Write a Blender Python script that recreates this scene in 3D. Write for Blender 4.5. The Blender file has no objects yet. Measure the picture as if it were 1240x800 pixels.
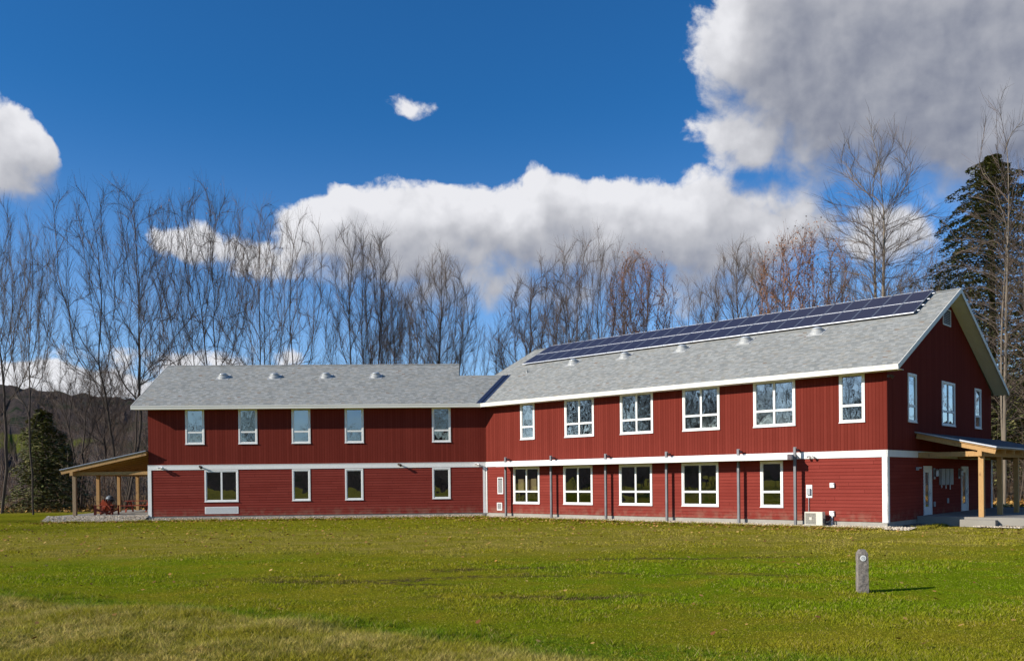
import bpy, bmesh, math, random
import numpy as np
from mathutils import Vector, Matrix
R_ = math.radians
scene = bpy.context.scene
col = scene.collection

# ------------------------------------------------------------------ camera
F_PX = 1057.731
cam_d = bpy.data.cameras.new('camera'); cam = bpy.data.objects.new('camera', cam_d); col.objects.link(cam)
cam_d.sensor_width = 36; cam_d.lens = 36*F_PX/1240; cam_d.shift_y = (586.014-400)/1240
cam_d.clip_start = .1; cam_d.clip_end = 6000
pt, rl = R_(-.3), R_(.622)
fw = Vector((0, math.cos(pt), math.sin(pt))); up0 = Vector((0, -math.sin(pt), math.cos(pt))); rt0 = Vector((1, 0, 0))
rt = rt0*math.cos(rl) - up0*math.sin(rl); up = rt0*math.sin(rl) + up0*math.cos(rl)
m = Matrix((rt, up, -fw)).transposed().to_4x4(); m.translation = (0, 0, 1.973)
cam.matrix_world = m
scene.camera = cam

# ------------------------------------------------------------------ node helper
class NT:
    def __init__(s, tree): s.t = tree; s.n = tree.nodes; s.l = tree.links
    def new(s, typ, **kw):
        n = s.n.new(typ)
        for k, v in kw.items(): setattr(n, k, v)
        return n
    def put(s, sock, v):
        if v is None: return
        if isinstance(v, bpy.types.NodeSocket): s.l.new(v, sock)
        else: sock.default_value = v
    def math(s, op, a, b=None, c=None, clamp=False):
        n = s.new('ShaderNodeMath', operation=op, use_clamp=clamp)
        for i, v in enumerate((a, b, c)): s.put(n.inputs[i], v)
        return n.outputs[0]
    def vm(s, op, a, b=None, out=0):
        n = s.new('ShaderNodeVectorMath', operation=op); s.put(n.inputs[0], a); s.put(n.inputs[1], b)
        return n.outputs[out]
    def mix(s, f, a, b, mode='MIX'):
        n = s.new('ShaderNodeMix', data_type='RGBA', blend_type=mode, clamp_factor=True)
        s.put(n.inputs[0], f); s.put(n.inputs[6], a); s.put(n.inputs[7], b); return n.outputs[2]
    def noise(s, vec, scale, detail=4, rough=.55, dim='3D', w=None, lac=2.0, dist=0):
        n = s.new('ShaderNodeTexNoise', noise_dimensions=dim); s.put(n.inputs['Vector'], vec)
        if w is not None: n.inputs['W'].default_value = w
        n.inputs['Scale'].default_value = scale; n.inputs['Detail'].default_value = detail
        n.inputs['Roughness'].default_value = rough; n.inputs['Lacunarity'].default_value = lac; n.inputs['Distortion'].default_value = dist
        return n.outputs['Fac']
    def ss(s, v, a, b, lo=0., hi=1.):
        n = s.new('ShaderNodeMapRange', interpolation_type='SMOOTHSTEP'); s.put(n.inputs[0], v)
        s.put(n.inputs[1], a); s.put(n.inputs[2], b); s.put(n.inputs[3], lo); s.put(n.inputs[4], hi); return n.outputs[0]
    def lin(s, v, a, b, lo=0., hi=1.):
        n = s.new('ShaderNodeMapRange'); s.put(n.inputs[0], v)
        s.put(n.inputs[1], a); s.put(n.inputs[2], b); s.put(n.inputs[3], lo); s.put(n.inputs[4], hi); return n.outputs[0]
    def xyz(s, v):
        n = s.new('ShaderNodeSeparateXYZ'); s.put(n.inputs[0], v); return n.outputs
    def comb(s, x, y, z):
        n = s.new('ShaderNodeCombineXYZ'); s.put(n.inputs[0], x); s.put(n.inputs[1], y); s.put(n.inputs[2], z); return n.outputs[0]
def C3(*c): return (*c, 1.0)

# ------------------------------------------------------------------ sky, clouds, sun, exposure
SUN_PHI, SUN_EL = 71.0, 25.5            # sun stands behind and left of the camera
sun_dir = Vector((-math.sin(R_(SUN_PHI))*math.cos(R_(SUN_EL)), -math.cos(R_(SUN_PHI))*math.cos(R_(SUN_EL)), math.sin(R_(SUN_EL))))
world = bpy.data.worlds.new('World'); scene.world = world; world.use_nodes = True
w = NT(world.node_tree)
for n in list(w.n): w.n.remove(n)
sky = w.new('ShaderNodeTexSky', sky_type='NISHITA'); sky.sun_disc = False
sky.sun_elevation = R_(SUN_EL); sky.sun_rotation = math.atan2(sun_dir.x, sun_dir.y)
sky.altitude = 300; sky.air_density = 1.0; sky.dust_density = .35; sky.ozone_density = 2.0
geo = w.new('ShaderNodeTexCoord').outputs['Generated']
dv = w.xyz(geo)
az = w.math('ARCTAN2', dv[0], dv[1]); el = w.math('ARCSINE', dv[2])
P0 = w.comb(az, el, 0.)
tint = w.mix(w.ss(el, .02, .42), C3(1.9, 2.3, 3.0), C3(.34, 1.25, 2.1))   # clear polarised autumn sky
skyc = w.vm('MULTIPLY', sky.outputs[0], tint)
def AE(px, py):
    x = (px-620)/F_PX; y = (581 + (620-px)*.0109 - py)/F_PX
    return math.atan(x), math.atan(y/math.sqrt(1+x*x))
def density(P, det=9):
    warp = w.new('ShaderNodeTexNoise', noise_dimensions='3D'); w.put(warp.inputs['Vector'], P)
    warp.inputs['Scale'].default_value = 9; warp.inputs['Detail'].default_value = 3; warp.inputs['Roughness'].default_value = .5
    off = w.vm('SCALE', w.vm('SUBTRACT', warp.outputs['Color'], (.5, .5, .5))); off.node.inputs[3].default_value = .05
    Q = w.vm('ADD', P, off)
    # ellipses: px centre, px radii
    EL = [(520, 288, 140, 68), (640, 280, 150, 68), (760, 278, 165, 66), (895, 290, 120, 58), (415, 285, 75, 62), (965, 292, 62, 36),
          (1072, 290, 60, 36), (250, 290, 52, 22), (320, 312, 50, 24), (1080, 32, 208, 160), (1260, 40, 260, 158), (932, 145, 88, 58), (1210, 100, 180, 105), (950, 30, 85, 120),
          (14, 172, 44, 40), (-14, 200, 74, 36), (52, 186, 27, 22), (-70, 170, 80, 66), (513, 122, 30, 12), (230, 438, 120, 19), (60, 462, 140, 22), (610, 345, 220, 34), (860, 335, 120, 40)]
    f = None
    for (x, y, rx, ry) in EL:
        a, e = AE(x, y)
        v = w.vm('SUBTRACT', Q, (a, e, 0)); v = w.vm('DIVIDE', v, (rx/F_PX, ry/F_PX, 1.))
        d = w.math('MULTIPLY', w.math('SUBTRACT', 1., w.vm('DOT_PRODUCT', v, v, 1)), min(1.9, ry/60) if x > 100 else .8)
        if f is None: f = d
        else:
            n = w.new('ShaderNodeMath', operation='SMOOTH_MAX'); w.put(n.inputs[0], f); w.put(n.inputs[1], d); n.inputs[2].default_value = .25; f = n.outputs[0]
    # scattered clouds away from the photographed part of the sky
    away = w.ss(w.math('ABSOLUTE', az), .70, 1.1)
    gen = w.math('MULTIPLY', w.math('SUBTRACT', w.noise(P, 2.2, 2, .5, w=None), .63), 7.)
    f = w.math('ADD', w.math('MULTIPLY', w.math('MAXIMUM', f, -1.2), w.math('SUBTRACT', 1., away)), w.math('MULTIPLY', gen, away))
    big = w.noise(Q, 17, det, .60)
    return w.math('ADD', f, w.math('MULTIPLY', w.math('SUBTRACT', big, .5), 2.1))
d0 = density(P0)
def shifted(dx, dy, det): return density(w.vm('ADD', P0, (dx, dy, 0)), det)
dA = density(P0, 3)
d1 = shifted(-.016, .024, 3)
d2 = shifted(-.022, .052, 1)
d3 = shifted(-.010, .024, 1)
deep = w.math('ADD', w.math('MULTIPLY', w.ss(d2, -.6, 1.9), .66), w.math('MULTIPLY', w.ss(d3, -.1, 1.15), .38))                       # how much cloud lies above, towards the sun
mask = w.ss(d0, -.06, w.lin(deep, 0., 1., .27, 1.15))
lit = w.lin(w.math('SUBTRACT', dA, d1), -1.1, .9)
b = w.math('ADD', w.math('MULTIPLY', lit, .44), w.math('MULTIPLY', w.math('SUBTRACT', 1.16, deep), .52))
relief = w.math('SUBTRACT', w.noise(P0, 30, 7, .6), w.noise(w.vm('ADD', P0, (-.006, .009, 0)), 30, 7, .6))
b = w.math('ADD', b, w.math('MULTIPLY', relief, .30))
ramp = w.new('ShaderNodeValToRGB'); w.put(ramp.inputs[0], b)
cr = ramp.color_ramp
cr.elements[0].position = .08; cr.elements[0].color = C3(.185, .205, .275)
cr.elements[1].position = 1.0; cr.elements[1].color = C3(.84, .84, .87)
e_ = cr.elements.new(.34); e_.color = C3(.335, .350, .405)
e_ = cr.elements.new(.62); e_.color = C3(.52, .525, .56)
cloud = w.vm('SCALE', ramp.outputs[0]); cloud.node.inputs[3].default_value = 16.5
mixc = w.mix(w.math('MULTIPLY', mask, .97), skyc, cloud)
bg = w.new('ShaderNodeBackground'); w.put(bg.inputs[0], mixc); bg.inputs[1].default_value = .050
wo = w.new('ShaderNodeOutputWorld'); w.l.new(bg.outputs[0], wo.inputs[0])

sd = bpy.data.lights.new('sun', 'SUN'); sun = bpy.data.objects.new('sun', sd); col.objects.link(sun)
sd.energy = 5.0; sd.angle = R_(.53); sd.color = (1.0, .94, .84)
sun.rotation_euler = (-sun_dir).to_track_quat('-Z', 'Y').to_euler(); sun.location = (0, 0, 60)
scene.view_settings.view_transform = 'Standard'; scene.view_settings.look = 'None'
scene.view_settings.gamma = 1; scene.view_settings.exposure = .30
scene.render.engine = 'CYCLES'
scene.cycles.max_bounces = 6; scene.cycles.diffuse_bounces = 3; scene.cycles.glossy_bounces = 3; scene.cycles.transparent_max_bounces = 10
scene.cycles.caustics_reflective = False; scene.cycles.caustics_refractive = False

# ------------------------------------------------------------------ materials
def mat(name, color=(.5, .5, .5), rough=.7, metal=0., spec=.5):
    m = bpy.data.materials.new(name); m.use_nodes = True
    b = m.node_tree.nodes['Principled BSDF']
    b.inputs['Base Color'].default_value = C3(*color); b.inputs['Roughness'].default_value = rough
    b.inputs['Metallic'].default_value = metal; b.inputs['Specular IOR Level'].default_value = spec
    return m, NT(m.node_tree), b
def bump(t, b, h, dist, strength=1.):
    n = t.new('ShaderNodeBump'); t.put(n.inputs['Height'], h); n.inputs['Distance'].default_value = dist; n.inputs['Strength'].default_value = strength
    t.l.new(n.outputs[0], b.inputs['Normal'])
def ocoord(t): return t.new('ShaderNodeTexCoord').outputs['Object']
def gpos(t): return t.new('ShaderNodeNewGeometry').outputs['Position']
def worn(name, color, rough=.6, amount=.25, scale=3., metal=0., fine=30., spec=.4, bumpd=.002):
    m, t, b = mat(name, color, rough, metal, spec)
    o = ocoord(t); n1 = t.noise(o, scale, 5, .6); n2 = t.noise(o, fine, 3, .6)
    v = t.math('ADD', t.math('MULTIPLY', n1, .65), t.math('MULTIPLY', n2, .35))
    dark = tuple(c*(1-amount) for c in color); lite = tuple(min(1, c*(1+amount)) for c in color)
    t.put(b.inputs['Base Color'], t.mix(t.lin(v, .3, .7), C3(*dark), C3(*lite)))
    bump(t, b, n2, bumpd)
    return m
M = {}
M['trim'] = worn('white_trim_paint', (.80, .79, .76), .45, .05, 1.5, fine=12)
M['cream'] = worn('cream_fascia_paint', (.74, .71, .63), .5, .06, 1.5, fine=12)
M['soffit'] = worn('soffit_paint', (.80, .79, .76), .6, .06, 2.)
M['concrete'] = worn('weathered_concrete', (.34, .315, .27), .9, .2, 2., fine=50, bumpd=.004)
M['slab'] = worn('porch_concrete', (.27, .25, .215), .9, .12, 1., fine=40, bumpd=.003)
M['steel'] = worn('grey_steel', (.16, .16, .17), .5, .25, 3., metal=.3)
M['alu'] = worn('aluminium', (.40, .41, .44), .45, .08, 3., metal=.8)
M['flash'] = worn('dark_valley_metal', (.09, .105, .17), .32, .2, 3., metal=.75)
M['beige'] = worn('beige_plastic', (.62, .58, .48), .5, .05, 3.)
M['dark'] = worn('dark_grille', (.035, .035, .038), .6, .2, 8.)
M['darkbrown'] = worn('bronze_lamp_paint', (.07, .045, .035), .45, .2, 8.)
M['greypl'] = worn('grey_metal_box', (.36, .37, .38), .5, .1, 8.)
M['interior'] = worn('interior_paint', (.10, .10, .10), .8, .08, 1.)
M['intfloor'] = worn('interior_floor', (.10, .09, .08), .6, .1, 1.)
M['blind'] = worn('roller_blind', (.55, .58, .60), .8, .04, 1.)
M['cardboard'] = worn('cardboard', (.56, .37, .18), .8, .1, 6.)
M['stain'] = worn('red_stained_furniture', (.27, .045, .018), .5, .25, 5.)
M['porchroof'] = worn('dark_roll_roofing', (.075, .08, .09), .7, .2, 2., fine=60)
M['grill'] = worn('grill_enamel', (.02, .02, .022), .3, .1, 4.)
M['lid'] = worn('grill_lid', (.13, .15, .17), .45, .1, 4.)

def mat_wood(name, c, c2):
    m, t, b = mat(name, c, .65)
    o = ocoord(t); s = t.vm('MULTIPLY', o, (9, 9, 1.0)); n = t.noise(s, 3, 6, .65, dist=1.2); k = t.noise(t.vm('MULTIPLY', o, (2, 2, 1.2)), 2.4, 2, .5)
    c_ = t.mix(t.lin(n, .3, .7), C3(*c), C3(*c2)); c_ = t.mix(t.ss(k, .62, .74, 0, .6), c_, C3(.17, .08, .03))
    t.put(b.inputs['Base Color'], c_); bump(t, b, n, .004); return m
M['timber'] = mat_wood('golden_timber', (.50, .29, .10), (.38, .20, .065))
M['timberdk'] = mat_wood('weathered_timber', (.30, .205, .115), (.20, .13, .07))

RED, RED2 = (.272, .0350, .0245), (.215, .0265, .0200)
def mat_vertical():
    m, t, b = mat('red_vertical_boards', RED, .85, spec=.03)
    o = ocoord(t); x, y, z = t.xyz(o)
    bx = t.math('DIVIDE', x, .152); idx = t.math('FLOOR', bx); fr = t.math('FRACT', bx)
    wn = t.new('ShaderNodeTexWhiteNoise', noise_dimensions='1D'); t.put(wn.inputs['W'], idx); rnd = wn.outputs['Value']
    gr = t.noise(t.comb(t.math('MULTIPLY', x, 60), y, t.math('MULTIPLY', z, 2.2)), 1, 4, .6)
    bl = t.noise(o, .9, 4, .6)
    v = t.math('ADD', t.math('MULTIPLY', rnd, .45), t.math('ADD', t.math('MULTIPLY', gr, .3), t.math('MULTIPLY', bl, .4)))
    c = t.mix(t.lin(v, .3, .85), C3(.138, .0235, .0160), C3(.180, .0325, .0225))
    edge = t.math('MINIMUM', fr, t.math('SUBTRACT', 1., fr)); g = t.ss(edge, .02, .08)
    c = t.mix(g, C3(.105, .013, .009), c)
    t.put(b.inputs['Base Color'], c)
    bump(t, b, t.math('ADD', g, t.math('MULTIPLY', gr, .25)), .005); return m
def mat_clap():
    m, t, b = mat('red_clapboard', RED, .85, spec=.03)
    o = ocoord(t); x, y, z = t.xyz(o)
    row = t.math('FLOOR', t.math('DIVIDE', z, .154))
    wn0 = t.new('ShaderNodeTexWhiteNoise', noise_dimensions='1D'); t.put(wn0.inputs['W'], row)
    seg = t.math('FLOOR', t.math('ADD', t.math('DIVIDE', x, 3.66), t.math('MULTIPLY', wn0.outputs['Value'], 5)))
    sf = t.math('FRACT', t.math('ADD', t.math('DIVIDE', x, 3.66), t.math('MULTIPLY', wn0.outputs['Value'], 5)))
    wn = t.new('ShaderNodeTexWhiteNoise', noise_dimensions='2D'); t.put(wn.inputs['Vector'], t.comb(row, seg, 0.))
    bl = t.noise(o, 1.3, 5, .6); gr = t.noise(t.comb(t.math('MULTIPLY', x, 3), y, t.math('MULTIPLY', z, 80)), 1, 3, .6)
    v = t.math('ADD', t.math('MULTIPLY', wn.outputs['Value'], .3), t.math('ADD', t.math('MULTIPLY', bl, .5), t.math('MULTIPLY', gr, .25)))
    c = t.mix(t.lin(v, .3, .8), C3(.195, .0330, .0245), C3(.245, .0465, .0350))
    fr = t.math('FRACT', t.math('DIVIDE', z, .154)); g = t.ss(fr, .0, .13)   # shadow line under each course, painted into the colour
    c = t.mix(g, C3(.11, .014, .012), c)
    c = t.mix(t.math('MULTIPLY', t.math('LESS_THAN', sf, .004), .7), c, C3(.07, .010, .008))
    dirt = t.math('MULTIPLY', t.ss(z, .6, .0), t.ss(t.noise(o, 2.5, 5, .6), .38, .66))
    c = t.mix(t.math('MULTIPLY', dirt, .42), c, C3(.26, .17, .12))
    t.put(b.inputs['Base Color'], c); bump(t, b, gr, .002); return m
M['vert'] = mat_vertical(); M['clap'] = mat_clap()
def mat_shingle():
    m, t, b = mat('grey_shingles', (.3, .3, .3), .92, spec=.25)
    o = ocoord(t); x, y, z = t.xyz(o)
    rr = t.math('DIVIDE', y, .128); row = t.math('FLOOR', rr); fy = t.math('FRACT', rr)
    wn0 = t.new('ShaderNodeTexWhiteNoise', noise_dimensions='1D'); t.put(wn0.inputs['W'], row)
    cx = t.math('ADD', t.math('DIVIDE', x, .21), t.math('MULTIPLY', wn0.outputs['Value'], 7)); ci = t.math('FLOOR', cx); fx = t.math('FRACT', cx)
    wn = t.new('ShaderNodeTexWhiteNoise', noise_dimensions='2D'); t.put(wn.inputs['Vector'], t.comb(ci, row, 0.))
    r = wn.outputs['Value']
    fine = t.noise(o, 60, 3, .7); bl = t.noise(o, .8, 4, .6)
    v = t.math('ADD', t.math('MULTIPLY', r, .75), t.math('ADD', t.math('MULTIPLY', fine, .2), t.math('MULTIPLY', bl, .25)))
    c = t.mix(t.lin(v, .25, 1.0), C3(.220, .225, .210), C3(.370, .370, .342))
    wn2 = t.new('ShaderNodeTexWhiteNoise', noise_dimensions='2D'); t.put(wn2.inputs['Vector'], t.comb(row, ci, 0.))
    c = t.mix(t.math('MULTIPLY', t.math('GREATER_THAN', wn2.outputs['Value'], .82), .4), c, C3(.33, .29, .22))
    c = t.mix(t.math('MULTIPLY', t.math('GREATER_THAN', wn2.outputs['Value'], .986), t.ss(bl, .45, .6, .1, .7)), c, C3(.20, .11, .06))
    edge = t.ss(fy, .0, .14); tab = t.ss(t.math('MINIMUM', fx, t.math('SUBTRACT', 1., fx)), .0, .05)
    g = t.math('MULTIPLY', edge, t.lin(tab, 0, 1, .6, 1))
    c = t.mix(g, C3(.085, .085, .08), c)
    t.put(b.inputs['Base Color'], c); bump(t, b, t.math('ADD', t.math('MULTIPLY', g, .6), t.math('MULTIPLY', r, .5)), .008); return m
M['shingle'] = mat_shingle()
def mat_glass():
    m = bpy.data.materials.new('window_glass'); m.use_nodes = True; t = NT(m.node_tree)
    for n in list(t.n): t.n.remove(n)
    o = gpos(t); bn = t.new('ShaderNodeBump'); t.put(bn.inputs['Height'], t.noise(o, .9, 2, .5)); bn.inputs['Distance'].default_value = .006
    gl = t.new('ShaderNodeBsdfGlossy'); gl.inputs['Roughness'].default_value = .0; gl.inputs['Color'].default_value = C3(.92, .97, 1.0); t.l.new(bn.outputs[0], gl.inputs['Normal'])
    tr = t.new('ShaderNodeBsdfTransparent'); tr.inputs[0].default_value = C3(.60, .65, .63)
    gn = t.new('ShaderNodeNewGeometry'); cs_ = t.math('ABSOLUTE', t.vm('DOT_PRODUCT', gn.outputs['Incoming'], gn.outputs['Normal'], 1))
    fres = t.math("ADD", .26, t.math('MULTIPLY', .74, t.math("POWER", t.math('SUBTRACT', 1., cs_, None, True), 4.)))
    ms = t.new('ShaderNodeMixShader'); t.put(ms.inputs[0], fres); t.l.new(tr.outputs[0], ms.inputs[1]); t.l.new(gl.outputs[0], ms.inputs[2])
    out = t.new('ShaderNodeOutputMaterial'); t.l.new(ms.outputs[0], out.inputs[0]); return m
M['glass'] = mat_glass()
def mat_solar():
    m, t, b = mat('solar_cells', (.02, .022, .05), .30, 0., .22)
    o = ocoord(t); x, y, z = t.xyz(o)
    fx = t.math('FRACT', t.math('DIVIDE', x, .158)); fy = t.math('FRACT', t.math('DIVIDE', y, .158*.891))
    e = t.math('MINIMUM', t.math('MINIMUM', fx, t.math('SUBTRACT', 1., fx)), t.math('MINIMUM', fy, t.math('SUBTRACT', 1., fy)))
    c = t.mix(t.ss(e, .01, .05), C3(.09, .09, .11), C3(.026, .023, .040))
    t.put(b.inputs['Base Color'], c); return m
M['solar'] = mat_solar()
def mat_bark(name, c1, c2):
    m, t, b = mat(name, c1, .9, spec=.2)
    o = ocoord(t); n = t.noise(t.vm('MULTIPLY', o, (6, 6, 1.2)), 1.5, 5, .65); rnd = t.new('ShaderNodeNewGeometry').outputs['Random Per Island']
    c = t.mix(t.lin(t.math('ADD', t.math('MULTIPLY', n, .7), t.math('MULTIPLY', rnd, .35)), .3, .8), C3(*c1), C3(*c2))
    t.put(b.inputs['Base Color'], c); bump(t, b, n, .03); return m
M['bark'] = mat_bark('grey_brown_bark', (.040, .030, .024), (.105, .080, .062))
M['barklite'] = mat_bark('pale_bark', (.12, .095, .07), (.27, .22, .165))
M['twig'] = mat_bark('dark_twigs', (.075, .055, .044), (.185, .135, .105))
M['twiglite'] = mat_bark('grey_twigs', (.095, .072, .058), (.22, .170, .135))
M['twigred'] = mat_bark('reddish_twigs', (.13, .070, .05), (.28, .165, .115))
def mat_leaf(name, c1, c2, c3=None, trans=.0):
    m, t, b = mat(name, c1, .75, spec=.2)
    r = t.new('ShaderNodeNewGeometry').outputs['Random Per Island']
    c = t.mix(r, C3(*c1), C3(*c2))
    if c3: c = t.mix(t.ss(t.math('FRACT', t.math('MULTIPLY', r, 7.31)), .55, .75), c, C3(*c3))
    t.put(b.inputs['Base Color'], c); return m
M['hemlock'] = mat_leaf('hemlock_needles', (.065, .085, .026), (.150, .165, .052), (.23, .205, .08))
M['deadleaf'] = mat_leaf('fallen_leaf', (.36, .17, .04), (.46, .30, .09), (.17, .07, .02))
M['redleaf'] = mat_leaf('clinging_russet_leaf', (.30, .12, .05), (.40, .20, .09))
M['brush'] = mat_leaf('brush_stems', (.10, .075, .055), (.26, .20, .155), (.15, .085, .05))

# ------------------------------------------------------------------ mesh helpers
class Frame:
    def __init__(s, ox, oy, ax): s.o = Vector((ox, oy, 0)); s.a = ax
    def mw(s): return Matrix.Translation(s.o) @ Matrix.Rotation(s.a, 4, 'Z')
    def w(s, x, y, z=0): return s.mw() @ Vector((x, y, z))
    def inv(s, p): return s.mw().inverted() @ Vector(p)
W0 = Frame(0, 0, 0)
class MB:
    def __init__(s): s.v = []; s.f = []
    def add(s, vs, fs):
        k = len(s.v); s.v += [tuple(v) for v in vs]; s.f += [tuple(i+k for i in f) for f in fs]; return s
    def quad(s, *p): return s.add(p, [tuple(range(len(p)))])
    def box(s, x0, x1, y0, y1, z0, z1):
        x0, x1 = sorted((x0, x1)); y0, y1 = sorted((y0, y1)); z0, z1 = sorted((z0, z1))
        v = [(x, y, z) for z in (z0, z1) for y in (y0, y1) for x in (x0, x1)]
        return s.add(v, [(0, 2, 3, 1), (4, 5, 7, 6), (0, 1, 5, 4), (2, 6, 7, 3), (0, 4, 6, 2), (1, 3, 7, 5)])
    def beam(s, a, b, wd, ht, upv=(0, 0, 1)):
        a = Vector(a); b = Vector(b); d = (b-a).normalized(); u = Vector(upv); sd_ = d.cross(u).normalized(); u = sd_.cross(d).normalized()
        v = []
        for p in (a, b):
            for (i, j) in ((-1, -1), (1, -1), (1, 1), (-1, 1)): v.append(p + sd_*(i*wd/2) + u*(j*ht/2))
        return s.add(v, [(3, 2, 1, 0), (4, 5, 6, 7), (0, 1, 5, 4), (1, 2, 6, 5), (2, 3, 7, 6), (3, 0, 4, 7)])
    def tube(s, pts, rad, n=6, cap=True):
        pts = [Vector(p) for p in pts]; k = len(s.v); m_ = len(pts)
        d0_ = (pts[1]-pts[0]).normalized(); ref = Vector((0, 0, 1)) if abs(d0_.z) < .9 else Vector((1, 0, 0))
        for i, p in enumerate(pts):
            d = (pts[min(i+1, m_-1)]-pts[max(i-1, 0)]).normalized()
            a = d.cross(ref); a.normalize(); b_ = d.cross(a); r = rad[i] if hasattr(rad, '__len__') else rad
            for j in range(n):
                t = 2*math.pi*j/n; q = p + a*(math.cos(t)*r) + b_*(math.sin(t)*r); s.v.append((q.x, q.y, q.z))
        for i in range(m_-1):
            for j in range(n):
                j2 = (j+1) % n; s.f.append((k+i*n+j, k+i*n+j2, k+(i+1)*n+j2, k+(i+1)*n+j))
        if cap: s.f.append(tuple(k+j for j in range(n))[::-1]); s.f.append(tuple(k+(m_-1)*n+j for j in range(n)))
        return s
    def lathe(s, prof, n=20, c=(0, 0, 0)):
        k = len(s.v)
        for (r, z) in prof:
            for j in range(n): t = 2*math.pi*j/n; s.v.append((c[0]+r*math.cos(t), c[1]+r*math.sin(t), c[2]+z))
        for i in range(len(prof)-1):
            for j in range(n):
                j2 = (j+1) % n; s.f.append((k+i*n+j, k+i*n+j2, k+(i+1)*n+j2, k+(i+1)*n+j))
        s.f.append(tuple(k+j for j in range(n))[::-1]); s.f.append(tuple(k+(len(prof)-1)*n+j for j in range(n)))
        return s
    def build(s, name, material, parent=None, frame=W0, shift=(0, 0, 0), smooth=False, bev=0):
        me = bpy.data.meshes.new(name); me.from_pydata(s.v, [], s.f); me.validate(); me.update()
        me.materials.append(material)
        if smooth: me.polygons.foreach_set('use_smooth', [True]*len(me.polygons))
        o = bpy.data.objects.new(name, me); col.objects.link(o)
        mw = frame.mw() @ Matrix.Translation(shift)
        if parent is not None:
            o.parent = parent; o.matrix_parent_inverse = Matrix.Identity(4)
            pm = parent.get('_mw'); pm = Matrix([pm[i*4:i*4+4] for i in range(4)]) if pm is not None else Matrix.Identity(4)
            loc = pm.inverted() @ mw
            o.matrix_basis = loc
            o['_mw'] = [c for r in mw for c in r]
        else:
            o.matrix_world = mw; o['_mw'] = [c for r in mw for c in r]
        if bev:
            md = o.modifiers.new('bevel', 'BEVEL'); md.width = bev; md.segments = 2; md.limit_method = 'ANGLE'
        return o
def empty(name, loc, rz=0, sc=(1, 1, 1)):
    o = bpy.data.objects.new(name, None); col.objects.link(o); o.location = loc; o.rotation_euler = (0, 0, rz); o.scale = sc
    o.empty_display_size = .2
    mw = Matrix.Translation(loc) @ Matrix.Rotation(rz, 4, 'Z')
    o['_mw'] = [c for r in mw for c in r]
    return o
def tag(o, label=None, cat=None, group=None, kind=None):
    if label: o['label'] = label
    if cat: o['category'] = cat
    if group: o['group'] = group
    if kind: o['kind'] = kind
    return o
def copy_tree(o, parent=None):
    c = o.copy(); col.objects.link(c)
    if parent is not None: c.parent = parent
    for ch in list(o.children): copy_tree(ch, c)
    return c

# ------------------------------------------------------------------ frames of the two wings
TH = R_(42.848); AL = R_(-2.152)
D_ = Vector((-math.cos(TH), math.sin(TH), 0)); G_ = Vector((math.sin(TH), math.cos(TH), 0))
RC = Vector((15.864, 36.919, 0)); LEN = 23.768; DEP = 15.887
MC = RC + D_*LEN; LENL = 20.213; DEPL = 11.1
FR = Frame(RC.x, RC.y, -TH)                    # x = -s along the front, y inwards
FG = Frame(RC.x, RC.y, math.atan2(G_.y, G_.x)) # gable: x inwards along the gable, y = into the building
FL = Frame(MC.x, MC.y, -AL)
E_L = Vector((-math.cos(AL), math.sin(AL), 0)); LC = MC + E_L*LENL
SL = .512; ZP = 6.617; OV = .70
def zroof(y): return ZP + SL*(y+.565)

GROUND = -.28
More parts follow.
